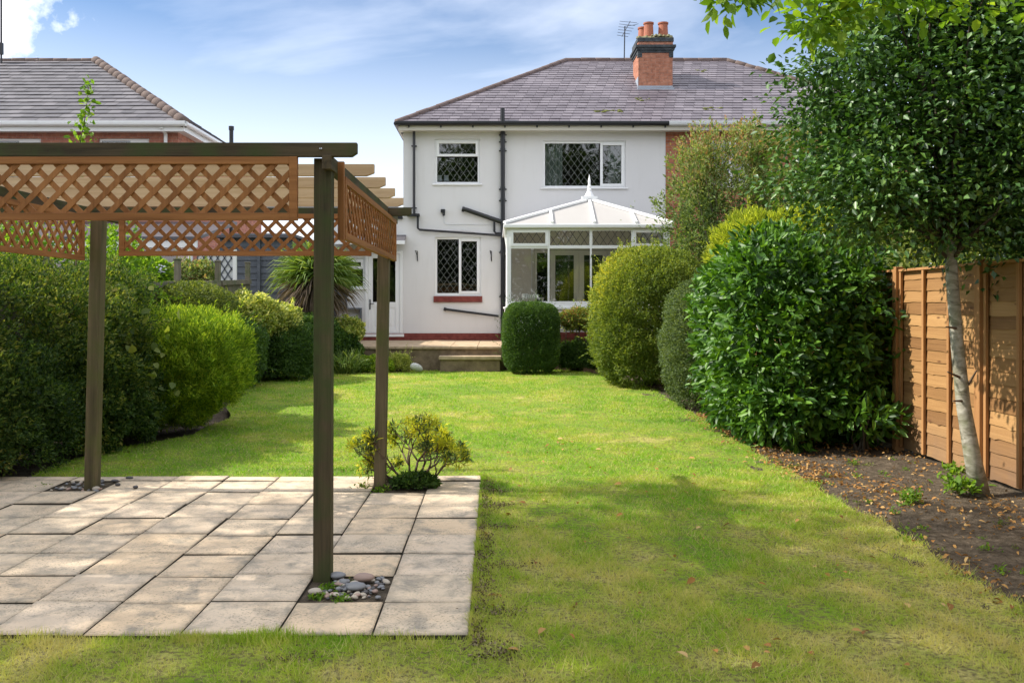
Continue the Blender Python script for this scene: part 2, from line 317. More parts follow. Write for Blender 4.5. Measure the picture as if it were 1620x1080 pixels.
class MB:
    def __init__(s): s.v = []; s.f = []; s.r = []; s.cur = 0.5; s.fr = []
    def add(s, vs, fs):
        k = len(s.v); s.v += [tuple(v) for v in vs]; s.f += [tuple(i + k for i in f) for f in fs]; s.r += [s.cur] * len(vs); return s
    def box(s, x0, x1, y0, y1, z0, z1, T=None):
        vs = [Vector((x, y, z)) for z in (z0, z1) for y in (y0, y1) for x in (x0, x1)]
        if T is not None: vs = [T @ v for v in vs]
        return s.add(vs, [(0, 2, 3, 1), (4, 5, 7, 6), (0, 1, 5, 4), (2, 6, 7, 3), (0, 4, 6, 2), (1, 3, 7, 5)])
    def bar(s, p0, p1, wid, th, nrm):
        p0 = Vector(p0); p1 = Vector(p1); d = (p1 - p0).normalized(); n = Vector(nrm).normalized(); t = d.cross(n).normalized() * wid / 2; n = n * th / 2
        vs = [p + a * t + c * n for p in (p0, p1) for c in (-1, 1) for a in (-1, 1)]
        return s.add(vs, [(0, 1, 3, 2), (4, 6, 7, 5), (0, 4, 5, 1), (2, 3, 7, 6), (0, 2, 6, 4), (1, 5, 7, 3)])
    def quad(s, a, b, c, d): return s.add([a, b, c, d], [(0, 1, 2, 3)])
    def tube(s, pts, rad, n=8, cap=True):
        pts = [Vector(p) for p in pts]
        if isinstance(rad, (int, float)): rad = [rad] * len(pts)
        vs = []; ref = Vector((0.3, 0.9, 0.2))
        for i, p in enumerate(pts):
            d = (pts[min(i + 1, len(pts) - 1)] - pts[max(i - 1, 0)]).normalized()
            a = d.cross(ref)
            if a.length < 1e-3: a = d.cross(Vector((1, 0, 0)))
            a.normalize(); bb = d.cross(a)
            for k in range(n):
                t = 2 * math.pi * k / n; vs.append(p + (a * math.cos(t) + bb * math.sin(t)) * rad[i])
        fs = [(i * n + k, i * n + (k + 1) % n, (i + 1) * n + (k + 1) % n, (i + 1) * n + k) for i in range(len(pts) - 1) for k in range(n)]
        if cap: fs += [tuple(range(n))[::-1], tuple((len(pts) - 1) * n + k for k in range(n))]
        return s.add(vs, fs)
    def lathe(s, c, prof, n=16):
        vs = [(c[0] + r * math.cos(2 * math.pi * k / n), c[1] + r * math.sin(2 * math.pi * k / n), c[2] + z) for r, z in prof for k in range(n)]
        m = len(prof)
        fs = [(i * n + k, i * n + (k + 1) % n, (i + 1) * n + (k + 1) % n, (i + 1) * n + k) for i in range(m - 1) for k in range(n)]
        fs += [tuple(range(n))[::-1], tuple((m - 1) * n + k for k in range(n))]
        return s.add(vs, fs)
    def build(s, name, mat, parent=None, org=None, smooth=False, bevel=0, rnd=False):
        me = bpy.data.meshes.new(name); me.from_pydata(s.v, [], s.f); me.validate(verbose=False)
        if rnd:
            a = me.attributes.new('rnd', 'FLOAT', 'POINT'); a.data.foreach_set('value', s.r)
        o = link(name, me, mat, parent, org, smooth)
        if bevel:
            md = o.modifiers.new('bevel', 'BEVEL'); md.width = bevel; md.segments = 2; md.limit_method = 'ANGLE'
        return o

def fast_mesh(name, V, Fc, rnd):
    """V (n,3), Fc (m,3) triangles, rnd (n,)"""
    me = bpy.data.meshes.new(name)
    n, m = len(V), len(Fc)
    me.vertices.add(n); me.vertices.foreach_set('co', V.astype(np.float32).ravel())
    me.loops.add(m * 3); me.loops.foreach_set('vertex_index', Fc.astype(np.int32).ravel())
    me.polygons.add(m); me.polygons.foreach_set('loop_start', np.arange(0, m * 3, 3, dtype=np.int32))
    me.polygons.foreach_set('loop_total', np.full(m, 3, dtype=np.int32))
    a = me.attributes.new('rnd', 'FLOAT', 'POINT'); a.data.foreach_set('value', rnd.astype(np.float32))
    me.update(calc_edges=True); return me

def unit(a): return a / np.maximum(np.linalg.norm(a, axis=1, keepdims=True), 1e-9)
def rdirs(n, rng): return unit(rng.normal(size=(n, 3)))
def leaf_arrays(pos, d, nrm, Ls, Ws, rng, shape='kite', curl=0.15):
    n = len(pos); d = unit(d); side = unit(np.cross(d, nrm)); up = np.cross(side, d)
    Ls = Ls[:, None]; Ws = Ws[:, None]; rnd = rng.random(n)
    if shape == 'kite':
        v = np.stack([pos, pos + d * Ls * .45 + side * Ws * .5 + up * Ws * .15, pos + d * Ls - up * Ls * curl, pos + d * Ls * .45 - side * Ws * .5 + up * Ws * .15], 1)
        t = np.array([[0, 1, 2], [0, 2, 3]])
    elif shape == 'blade':
        v = np.stack([pos - side * Ws * .5, pos + side * Ws * .5, pos + d * Ls], 1); t = np.array([[0, 1, 2]])
    elif shape == 'strap':
        dn = np.array([0, 0, -1.0])[None]
        p1 = pos + d * Ls * .5; p2 = pos + d * Ls * .85 + dn * Ls * curl * .5; p3 = pos + d * Ls * 1.0 + dn * Ls * curl * 1.3
        v = np.stack([pos - side * Ws * .35, pos + side * Ws * .35, p1 - side * Ws * .5, p1 + side * Ws * .5, p2 - side * Ws * .35, p2 + side * Ws * .35, p3], 1)
        t = np.array([[0, 1, 3], [0, 3, 2], [2, 3, 5], [2, 5, 4], [4, 5, 6]])
    else:  # oval
        f = Ws * .18
        p = lambda a, s_, u: pos + d * Ls * a + side * Ws * s_ + up * (u * f - Ls * curl * a * a)
        v = np.stack([p(0, 0, 0), p(.3, .42, 1), p(.68, .40, 1), p(1, 0, 0), p(.68, -.40, 1), p(.3, -.42, 1), p(.32, 0, 0), p(.68, 0, 0)], 1)
        t = np.array([[0, 1, 6], [1, 2, 7], [1, 7, 6], [2, 3, 7], [0, 6, 5], [6, 7, 4], [6, 4, 5], [7, 3, 4]])
    k = v.shape[1]
    V = v.reshape(-1, 3); Fc = (t[None] + (np.arange(n) * k)[:, None, None]).reshape(-1, 3)
    return V, Fc, np.repeat(rnd, k)
def merge(parts):
    V = []; Fc = []; Rr = []; k = 0
    for v, f, r in parts: V.append(v); Fc.append(f + k); Rr.append(r); k += len(v)
    return np.concatenate(V), np.concatenate(Fc), np.concatenate(Rr)

def blob_points(blobs, n, rng, bulge=.12, clumps=120, depth=.08, zmin=None, csize=None):
    Ps, Ns = [], []
    areas = np.array([r[0] * r[1] + r[1] * r[2] + r[0] * r[2] for _, r, _ in blobs]); areas = areas / areas.sum()
    for (c, r, p), a in zip(blobs, areas):
        m = int(n * a * 1.5); u = rdirs(m, rng); c = np.array(c); r = np.array(r)
        q = 1 / (np.abs(u) ** p).sum(1) ** (1 / p)
        x = u * q[:, None] * r; nn = unit(np.sign(x) * np.abs(x / r) ** (p - 1) / r)
        x = x + c; ok = np.ones(m, bool)
        for (c2, r2, p2) in blobs:
            if c2 is c or np.allclose(c2, c): continue
            ok &= (np.abs((x - np.array(c2)) / np.array(r2)) ** p2).sum(1) > .8
        Ps.append(x[ok]); Ns.append(nn[ok])
    x = np.concatenate(Ps); nn = np.concatenate(Ns)
    if zmin is not None: k = x[:, 2] > zmin; x = x[k]; nn = nn[k]
    if len(x) > n: s = rng.permutation(len(x))[:n]; x = x[s]; nn = nn[s]
    cs = x[rng.choice(len(x), min(clumps, len(x)))]
    dm = np.full(len(x), 1e9)
    for cc in cs: dm = np.minimum(dm, ((x - cc) ** 2).sum(1))
    dm = np.sqrt(dm); s_ = csize or np.median(dm) * 1.3
    hgt = np.exp(-(dm / s_) ** 2)
    x = x + nn * (bulge * (hgt - .55))[:, None] - nn * (rng.exponential(depth, len(x)))[:, None]
    if zmin is not None: x[:, 2] = np.maximum(x[:, 2], zmin + .01)
    return x, nn, hgt

def shrub(name, label, cat, blobs, n, mat, L=.05, W=.03, bulge=.12, clumps=120, depth=.08, up=.5, rnd=.9, shape='kite',
          seed=1, group=None, base=None, stems=6, zmin=None, curl=.15, extra=None, tips=0, stem_r=.02, inner=.3, rfun=None):
    rng = np.random.default_rng(seed)
    c0 = blobs[0][0]
    bx, by = (base if base else (c0[0], c0[1])); bz = float(gz(bx, by))
    o = thing(name, (bx, by, bz), label, cat, group)
    if zmin is None: zmin = bz + .04
    x, nn, h = blob_points(blobs, n, rng, bulge, clumps, depth, zmin)
    d = nn + rnd * rdirs(len(x), rng) + np.array([0, 0, up]); nm = nn * .8 + .7 * rdirs(len(x), rng) + np.array([0, 0, .5])
    Ls = L * rng.uniform(.6, 1.25, len(x)); Ws = W * rng.uniform(.7, 1.2, len(x))
    parts = [leaf_arrays(x, d, nm, Ls, Ws, rng, shape, curl)]
    ni = int(len(x) * inner)
    if ni:
        k_ = rng.choice(len(x), ni); rm = min(min(b_[1]) for b_ in blobs)
        xi = x[k_] - nn[k_] * (rng.uniform(.08, .30, ni) * rm)[:, None]; xi[:, 2] = np.maximum(xi[:, 2], zmin + .01)
        parts.append(leaf_arrays(xi, nn[k_] * .3 + rdirs(ni, rng), nn[k_] + .8 * rdirs(ni, rng), Ls[k_] * 1.6, Ws[k_] * 2.2, rng, 'kite', curl))
    if tips:   # loose shoots breaking the outline
        idx = rng.choice(len(x), tips); k = 14
        for i in idx:
            ln = rng.uniform(.08, .30); dr = unit((nn[i] * .8 + np.array([0, 0, .8]) + .4 * rng.normal(size=3))[None])[0]
            t = np.linspace(0, 1, k)[:, None] * ln
            pp = x[i] + dr * t + rng.normal(size=(k, 3)) * .006
            parts.append(leaf_arrays(pp, dr + .8 * rdirs(k, rng), rdirs(k, rng), np.full(k, L * .9), np.full(k, W * .9), rng, shape, curl))
    if extra: parts += extra(rng)
    V, Fc, rr = merge(parts)
    if rfun: rr = np.clip(rfun(V, rr), 0, 1)
    link('foliage', fast_mesh('foliage', V, Fc, rr), mat, o)
    mb = MB(); rs = random.Random(seed)
    for k in range(stems):
        c, r, p = blobs[k % len(blobs)]
        e = Vector((c[0] + rs.uniform(-.6, .6) * r[0], c[1] + rs.uniform(-.6, .6) * r[1], c[2] + rs.uniform(.0, .6) * r[2]))
        s = Vector((bx + rs.uniform(-.12, .12), by + rs.uniform(-.12, .12), bz - .02)); m_ = (s + e) / 2 + Vector((rs.uniform(-.1, .1), rs.uniform(-.1, .1), -.05))
        mb.tube([s, (s + m_) / 2, m_, e], [stem_r, stem_r * .85, stem_r * .6, stem_r * .25], 6)
    mb.build('stem', M['bark'], o, smooth=True)
    return o

# ------------------------------------------------------------------ ground
def grid(name, x0, x1, y0, y1, nx, ny, zf, mat, kind='structure'):
    xs = np.linspace(x0, x1, nx); ys = np.linspace(y0, y1, ny); gx, gy = np.meshgrid(xs, ys)
    V = np.stack([gx, gy, zf(gx, gy)], -1).reshape(-1, 3)
    i = np.arange(nx - 1)[None] + (np.arange(ny - 1) * nx)[:, None]; i = i.ravel()
    Fc = np.concatenate([np.stack([i, i + 1, i + nx + 1], 1), np.stack([i, i + nx + 1, i + nx], 1)])
    me = fast_mesh(name, V, Fc, np.full(len(V), .5)); o = link(name, me, mat, smooth=True); tag(o, kind=kind); return o
def wob(x, y, s=1.0):
    return (np.sin(x * 3.1 * s + y * 1.7 * s) + np.sin(x * 7.3 * s - y * 5.1 * s + 1) * .5 + np.sin(x * 13.7 * s + y * 11.9 * s + 2) * .3) / 1.8
gm = MB()
gm.quad((-900, -300, -.06), (900, -300, -.06), (900, 1500, -.06), (-900, 1500, -.06))
tag(gm.build('ground', M['soil']), kind='structure')
def zsoil(x, y): return gz(x, y) - .03 + .018 * wob(x, y, 1.2) + .009 * wob(x + 3, y + 5, 5.1)
grid('flower_bed', 2.45, 4.42, 1.5, 19.9, 70, 420, lambda x, y: zsoil(x, y) + .02 + .035 * np.clip((x - 2.8) / 1.2, 0, 1), M['soil'])
def lawn_l(y): return np.interp(y, [0, 8.0, 9.6, 10.6, 12.0, 13.1, 15, 18.6, 20], [-4.2, -4.25, -4.25, -3.6, -3.65, -3.95, -4.3, -4.9, -4.8]) + .05 * np.sin(y * 2.7)
def lawn_r(y): return np.interp(y, [0, 8.4, 10.6, 12, 14, 15.9, 18.6, 20], [2.72, 2.78, 2.76, 2.8, 2.85, 2.75, 2.1, 1.6]) + .035 * np.sin(y * 3.3) + .02 * np.sin(y * 9.1)
PX1 = -.126; PY0 = 4.155; PY1 = 8.0
def strip(mb, y0, y1, lf, rf, dy=.15, nx=14):
    ny = max(2, int((y1 - y0) / dy)); ys = np.linspace(y0, y1, ny); k = len(mb.v); vs = []
    for y in ys:
        a, c = lf(y), rf(y)
        for i in range(nx):
            x = a + (c - a) * i / (nx - 1); vs.append((x, y, float(gz(x, y)) + .004 + .008 * float(wob(x, y, .6)) * (1 if 0 < i < nx - 1 else 0)))
    fs = [(j * nx + i, j * nx + i + 1, (j + 1) * nx + i + 1, (j + 1) * nx + i) for j in range(ny - 1) for i in range(nx - 1)]
    mb.add(vs, fs)
lm = MB()
strip(lm, .5, PY0 - .004, lambda y: -5.5, lawn_r)
strip(lm, PY0 - .004, PY1 + .01, lambda y: PX1 + .004 + .003 * math.sin(y * 9), lawn_r)
strip(lm, PY1 + .01, 19.55, lawn_l, lawn_r)
tag(lm.build('lawn', M['turf'], smooth=True), kind='structure')

def grass_blades():
    rng = np.random.default_rng(5); parts = []
    def inside(x, y):
        ok = (x < lawn_r(y) + rng.normal(0, .03, len(x))) & (y < 19.5)
        pat = (y > PY0 - .03 + rng.normal(0, .012, len(x))) & (y < PY1 + .02)
        ok &= ~(pat & (x < PX1 + .03 + rng.normal(0, .015, len(x))))
        ok &= ~((y >= PY1 + .02) & (x < lawn_l(y)))
        return ok
    for (y0, y1, dens, Lh, Wd) in ((3.5, 5.5, 9500, .044, .0040), (5.5, 8.0, 6500, .040, .0050), (8.0, 12.0, 2600, .034, .007), (12.0, 19.5, 1100, .036, .011)):
        xl, xr = -.60 * y1 - .2, .62 * y1 + .2
        xl = max(xl, -5); xr = min(xr, 3.0)
        n = int(dens * (xr - xl) * (y1 - y0)); x = rng.uniform(xl, xr, n); y = rng.uniform(y0, y1, n)
        thin = .5 + .5 * wob(x * .7, y * .7) * .5 + .25 * wob(x, y, 2.4)
        ok = inside(x, y) & (rng.random(n) < np.clip(.25 + thin + .35 * wob(x * 1.3, y, 9), .12, 1)); x = x[ok]; y = y[ok]; n = len(x)
        z = gz(x, y) + .002
        tuft = np.clip(1 + .45 * wob(x, y, 1.9) + .45 * wob(x + 9, y, 6) + .35 * wob(y * 1.7, x * 1.3, 11), .25, 2.2)
        d = np.stack([rng.normal(0, .8, n), rng.normal(0, .8, n), np.ones(n)], 1)
        parts.append(leaf_arrays(np.stack([x, y, z], 1), d, rdirs(n, rng), Lh * tuft * rng.uniform(.5, 1.3, n), Wd * rng.uniform(.7, 1.3, n), rng, 'blade'))
        if y1 <= 8: v_, f_, r_ = parts[-1]; dry = np.repeat(np.clip(.10 + .13 * wob(x, y, 1.4) + .12 * wob(y, x, 5), 0, .35), 3); parts[-1] = (v_, f_, np.clip(r_ + dry, 0, 1))
    # longer uncut fringe along the paving
    n = 16000; x = rng.uniform(-3, PX1 + .05, n); y = PY0 + .006 - rng.exponential(.035, n)
    keep = rng.random(n) < np.clip(.4 + .6 * wob(x, x * 0, 1.3), .05, 1); x = x[keep]; y = y[keep]; n = len(x)
    d = np.stack([rng.normal(0, .4, n), rng.normal(.1, .4, n), np.ones(n)], 1)
    parts.append(leaf_arrays(np.stack([x, y, gz(x, y)], 1), d, rdirs(n, rng), rng.uniform(.025, .065, n) * np.clip(1 + .5 * wob(x, x, 2.3), .5, 1.7), rng.uniform(.003, .005, n), rng, 'blade'))
    n = 7000; y = rng.uniform(PY0 - .03, PY1 + .03, n); x = PX1 + .004 + rng.exponential(.03, n) - .012 * np.clip(wob(y, y, 3), 0, 1)
    d = np.stack([rng.normal(-.2, .45, n), rng.normal(0, .4, n), np.ones(n)], 1)
    parts.append(leaf_arrays(np.stack([x, y, gz(x, y)], 1), d, rdirs(n, rng), rng.uniform(.02, .055, n) * np.clip(1 + .6 * wob(y, y, 4), .3, 1.6), rng.uniform(.003, .005, n), rng, 'blade'))
    V, Fc, rr = merge(parts)
    tag(link('lawn_grass', fast_mesh('lawn_grass', V, Fc, rr), M['blade']), 'short mown lawn grass with straw coloured dry patches', 'grass', kind='stuff')
grass_blades()

# ------------------------------------------------------------------ patio
SW = .455
def patio():
    rs = random.Random(3); mb = MB(); mb_edge = []
    rows = [PY0 + SW * k for k in range(9)] + [PY1]
    holes = {(1, 1), (1, 7), (7, 7), (1, 7)}
    for c in range(10):
        x1 = PX1 - SW * c; x0 = x1 - SW; off = 0 if c < 2 else rs.uniform(-.02, .02)
        for r_ in range(9):
            if (c, r_) in ((1, 1), (1, 7), (7, 7)): continue
            y0 = rows[r_] + (off if r_ else 0); y1 = rows[r_ + 1] + (off if r_ < 8 else 0)
            if y1 - y0 < .05: continue
            g = .0045 + rs.uniform(0, .003); zt = .022 + rs.uniform(-.0045, .0045); mb.cur = rs.random()
            tx, ty = rs.uniform(-.005, .005), rs.uniform(-.006, .006)
            a, b_, c_, d_ = x0 + g * .7, x1 - g * .7, y0 + g * 1.3 + rs.uniform(0, .003), y1 - g * 1.3
            zz = lambda x, y: zt + tx * (x - x0) / SW + ty * (y - y0) / SW
            e = .006; e2 = .055
            inn = [(a + e2, c_ + e2), (b_ - e2, c_ + e2), (b_ - e2, d_ - e2), (a + e2, d_ - e2)] if d_ - c_ > .15 else [(a + e2, (c_ + d_) / 2 - .02), (b_ - e2, (c_ + d_) / 2 - .02), (b_ - e2, (c_ + d_) / 2 + .02), (a + e2, (c_ + d_) / 2 + .02)]
            top = [(a + e, c_ + e), (b_ - e, c_ + e), (b_ - e, d_ - e), (a + e, d_ - e)]; out = [(a, c_), (b_, c_), (b_, d_), (a, d_)]
            vs = [(x, y, zz(x, y)) for x, y in top] + [(x, y, zz(x, y) - .005) for x, y in out] + [(x, y, -.02) for x, y in out]
            vs += [(x, y, zz(x, y) + .0004) for x, y in inn]; mb_edge += [1.0] * 12 + [0.0] * 4
            fs = [(12, 13, 14, 15)] + [(i, (i + 1) % 4, 12 + (i + 1) % 4, 12 + i) for i in range(4)] + [(4 + i, 4 + (i + 1) % 4, (i + 1) % 4, i) for i in range(4)] + [(8 + i, 8 + (i + 1) % 4, 4 + (i + 1) % 4, 4 + i) for i in range(4)]
            mb.add(vs, fs)
    o = mb.build('patio', M['paving'], rnd=True); tag(o, kind='structure')
    o.data.materials.append(M['joint'])
    zz_ = [p.normal.z for p in o.data.polygons]; o.data.polygons.foreach_set('material_index', [0 if q > .55 else 1 for q in zz_])
    ea = o.data.attributes.new('edge', 'FLOAT', 'POINT'); ea.data.foreach_set('value', mb_edge)
    jb = MB(); jb.box(PX1 - SW * 10 - .05, PX1 - .004, PY0 + .004, PY1 - .004, -.05, .004)
    tag(jb.build('patio_bedding', M['joint']), kind='structure')
patio()
HOLES = [(PX1 - SW * 2, PX1 - SW, PY0 + SW, PY0 + SW * 2), (PX1 - SW * 8, PX1 - SW * 7, PY0 + SW * 7, PY0 + SW * 8), (PX1 - SW * 2, PX1 - SW, PY0 + SW * 7, PY0 + SW * 8)]

m = MB()
for hx0, hx1, hy0, hy1 in HOLES: m.box(hx0 + .002, hx1 - .002, hy0 + .002, hy1 - .002, -.04, .008)
tag(m.build('planting_gap_soil', M['soil']), kind='structure')
# pebbles
def pebble_mesh(rs, seed):
    import bmesh
    bm = bmesh.new(); bmesh.ops.create_icosphere(bm, subdivisions=3, radius=1)
    a, c, e = rs.uniform(.8, 1.25), rs.uniform(.6, .85), rs.uniform(.42, .6); ph = rs.uniform(0, 6)
    for v in bm.verts:
        k = 1 + .07 * math.sin(v.co.x * 2.3 + ph) + .06 * math.sin(v.co.y * 3.1 + ph * 2)
        v.co = Vector((v.co.x * a * k, v.co.y * c * k, v.co.z * e * k))
    me = bpy.data.meshes.new('pebble'); bm.to_mesh(me); bm.free()
    me.polygons.foreach_set('use_smooth', [True] * len(me.polygons)); return me
PB = {'grey': plain('grey pebble', (.23, .23, .235), .6, .25, 25), 'dark slate': plain('dark pebble', (.085, .08, .08), .55, .3, 25),
      'pinkish': plain('pink pebble', (.36, .25, .20), .6, .25, 25), 'cream': plain('cream pebble', (.45, .39, .31), .65, .2, 25)}
rs = random.Random(11); pmesh = {k: [] for k in PB}
for k, m in PB.items():
    for i in range(3):
        me = pebble_mesh(rs, i); me.materials.append(m); pmesh[k].append(me)
def pebbles(hx, n, where, grp, smin, smax, avoid=None):
    x0, x1, y0, y1 = hx
    for i in range(n):
        k = rs.choice(['grey', 'grey', 'dark slate', 'pinkish', 'cream']); o = bpy.data.objects.new('pebble', rs.choice(pmesh[k])); COL.objects.link(o)
        s = rs.uniform(smin, smax) * (1.5 if rs.random() < .15 else 1); x = rs.uniform(x0 + .03, x1 - .03); y = rs.uniform(y0 + .03, y1 - .03)
        o.location = (x, y, .008 + s * .35 + rs.uniform(0, .012)); o.scale = (s, s, s); o.rotation_euler = (rs.uniform(-.3, .3), rs.uniform(-.3, .3), rs.uniform(0, 6))
        tag(o, '%s rounded pebble %s' % (k, where), 'pebble', grp)
h = HOLES[0]
pebbles((h[0] + .08, h[1], h[2] + .04, h[3]), 95, 'in the square planting gap at the front pergola post', 'pebbles at the front pergola post', .010, .022)
h = HOLES[1]
pebbles((h[0], h[1] + .02, h[2], h[3]), 40, 'in the gap at the back left pergola post', 'pebbles at the back left pergola post', .014, .026)
for (px, py) in ((186, 772), (182, 766), (214, 776), (205, 761)):
    p = P(px, py, 2198 / (py - 482)); o = bpy.data.objects.new('pebble', rs.choice(pmesh['dark slate'])); COL.objects.link(o)
    o.location = (p.x, p.y, .032); o.scale = (.026, .026, .026); tag(o, 'dark pebble lying loose on the paving right of the back left post', 'pebble', 'loose pebbles on the paving')
bigp = [(.145, .40, .045, 'grey', 'large pale grey flat pebble in the front gap, right of the post'), (.30, .36, .055, 'pinkish', 'large pinkish oval pebble at the back right corner of the front gap'), (.28, .20, .055, 'grey', 'largest flat pale grey pebble in the middle right of the front gap'), (.07, .12, .04, 'cream', 'cream pebble at the left front of the pebble gap')]
for dx, dy, s, k, lab in bigp:
    o = bpy.data.objects.new('pebble', pmesh[k][1]); COL.objects.link(o); o.location = (HOLES[0][0] + dx, HOLES[0][2] + dy, .04); o.scale = (s, s, s * .9); tag(o, lab, 'pebble', 'large pebbles in the front gap')

# ------------------------------------------------------------------ pergola
def lattice(parent, axis, pos, a0, a1, z0, z1, pitch=.131, rail=.042, stile=.045, mat='lat', both=True):
    """lattice panel; axis 'x': spans x at y=pos; axis 'y': spans y at x=pos"""
    def pt(a, z, d): return Vector((a, pos + d, z)) if axis == 'x' else Vector((pos + d, a, z))
    nrm = (0, 1, 0) if axis == 'x' else (1, 0, 0)
    p = MB(); t = .034
    lo = (lambda a, b_, c, d_: p.box(a, b_, pos - t / 2, pos + t / 2, c, d_)) if axis == 'x' else (lambda a, b_, c, d_: p.box(pos - t / 2, pos + t / 2, a, b_, c, d_))
    lo(a0 + stile, a1 - stile, z1 - rail, z1 - .001); lo(a0 + stile, a1 - stile, z0 + .001, z0 + rail); lo(a0, a0 + stile, z0, z1); lo(a1 - stile, a1, z0, z1)
    panel = p.build('lattice_panel', M[mat + '_' + axis], parent, bevel=.002)
    s = MB(); A0, A1, B0, B1 = a0 + stile * .7, a1 - stile * .7, z0 + rail * .7, z1 - rail * .7; w_ = .030
    for sg, d in ((1, -.004), (-1, .004)):
        k = -40
        c = A0 - (B1 - B0) - pitch
        while c < A1 + (B1 - B0) + pitch:
            # line a = c + sg*(z-B0)
            zA = B0; zB = B1; aA = c; aB = c + sg * (B1 - B0)
            t0, t1 = 0.0, 1.0; da = aB - aA
            for (q, lim) in ((-1, -A0), (1, A1)):
                den = q * da; num = lim - q * aA
                if den > 0: t1 = min(t1, num / den)
                else: t0 = max(t0, num / den)
            if t1 - t0 > .03:
                s.bar(pt(aA + da * t0, zA + (zB - zA) * t0, d), pt(aA + da * t1, zA + (zB - zA) * t1, d), w_, .0075, nrm)
            c += pitch
    s.build('lattice_slats', M[mat + '_z'], panel)
def lean_post(mb, x0, x1, y0, y1, z1, dx):
    vs = [(x0, y0, -.3), (x1, y0, -.3), (x1, y1, -.3), (x0, y1, -.3), (x0 + dx, y0, z1), (x1 + dx, y0, z1), (x1 + dx, y1, z1), (x0 + dx, y1, z1)]
    mb.add(vs, [(3, 2, 1, 0), (4, 5, 6, 7), (0, 1, 5, 4), (1, 2, 6, 5), (2, 3, 7, 6), (3, 0, 4, 7)])
pg = thing('pergola', (-2.2, 6.3, 0), 'timber pergola over the patio with dark beams, pale rafters and orange lattice panels', 'pergola')
m = MB(); lean_post(m, -1.03, -.932, 4.985, 5.083, 2.395, 0.006); m.build('post', M['old_z'], pg, bevel=.004)
m = MB(); lean_post(m, -1.03, -.935, 7.43, 7.54, 2.33, .045); m.build('post', M['post_z'], pg, bevel=.004)
m = MB(); lean_post(m, -3.466, -3.372, 7.43, 7.54, 2.33, .065); m.build('post', M['post_z'], pg, bevel=.004)
m = MB(); lean_post(m, -3.47, -3.36, 4.985, 5.083, 2.395, .0); m.build('post', M['old_z'], pg, bevel=.004)
def beam_x(mb, x0, x1, y0, y1, z0, z1, cut=.03):
    vs = [(x0 + cut, y0, z0), (x1 - cut, y0, z0), (x1, y0, z0 + .02), (x1, y0, z1), (x0, y0, z1), (x0, y0, z0 + .02)]
    vs += [(x, y1, z) for x, y, z in vs]
    mb.add(vs, [(0, 1, 2, 3, 4, 5), (11, 10, 9, 8, 7, 6)] + [(i, i + 6, (i + 1) % 6 + 6, (i + 1) % 6) for i in range(6)])
m = MB(); beam_x(m, -4.3, -.775, 4.94, 4.986, 2.398, 2.475); m.build('beam', M['old_x'], pg, bevel=.003)
m = MB(); beam_x(m, -4.3, -.72, 7.56, 7.61, 2.33, 2.402); m.build('beam', M['old_x'], pg, bevel=.003)
m = MB(); m.box(-.968, -.915, 4.93, 8.28, 2.325, 2.404); m.build('beam', M['old_y'], pg, bevel=.004)
m = MB(); m.box(-3.53, -3.475, 4.93, 8.28, 2.325, 2.404); m.build('beam', M['old_y'], pg, bevel=.004)
for y in (5.77, 6.36, 6.96, 7.58):
    m = MB(); beam_x(m, -4.2, -.79, y - .018, y + .018, 2.407, 2.484, .05); m.build('rafter', M['new_x'], pg, bevel=.002)
m = MB(); m.box(-.915, -.88, 5.13, 5.165, 1.95, 2.40); m.build('batten', M['lat_z'], pg)
lattice(pg, 'x', 4.955, -3.35, X(471, 4.955), Z(349, 4.955), 2.397)
lattice(pg, 'x', 7.41, X(189, 7.41), -1.04, Z(405, 7.41), 2.33)
lattice(pg, 'y', -.895, 5.19, 7.85, 1.955, 2.322)
lattice(pg, 'y', -3.45, 5.1, 7.40, 1.94, 2.322)
m = MB(); m.lathe((-.975, 4.935, 2.44), [(.001, -.006), (.008, -.004), (.008, .004), (.001, .006)], 10); m.build('bolt', M['steel'], pg)

# ------------------------------------------------------------------ main house
WY = 23.0      # rear wall plane
TZ = .65       # terrace level
YE = 22.62     # eaves line
def strips_clip(mb, x0, x1, z0, z1, ax, az, y, wdt, th=.008):
    """diamond leading: full diamond is ax wide and az high"""
    sl = az / ax
    for sg in (1, -1):
        c = x0 - (z1 - z0) / sl - ax; c += (x0 - c) % ax
        c = x0 - math.ceil((z1 - z0) / az + 1) * ax
        while c < x1 + (z1 - z0) / sl + ax:
            aA, aB = c, c + sg * (z1 - z0) / sl; da = aB - aA; t0, t1 = 0., 1.
            for (q, lim) in ((-1, -x0), (1, x1)):
                den = q * da; num = lim - q * aA
                if den > 0: t1 = min(t1, num / den)
                else: t0 = max(t0, num / den)
            if t1 > t0 + .02:
                mb.bar((aA + da * t0, y, z0 + (z1 - z0) * t0), (aA + da * t1, y, z0 + (z1 - z0) * t1), wdt, th, (0, 1, 0))
            c += ax
def frame_rect(mb, x0, x1, z0, z1, y0, y1, t):
    mb.box(x0, x0 + t, y0, y1, z0, z1); mb.box(x1 - t, x1, y0, y1, z0, z1)
    mb.box(x0 + t, x1 - t, y0 + .002, y1 - .002, z1 - t, z1 - .001); mb.box(x0 + t, x1 - t, y0 + .002, y1 - .002, z0 + .001, z0 + t)
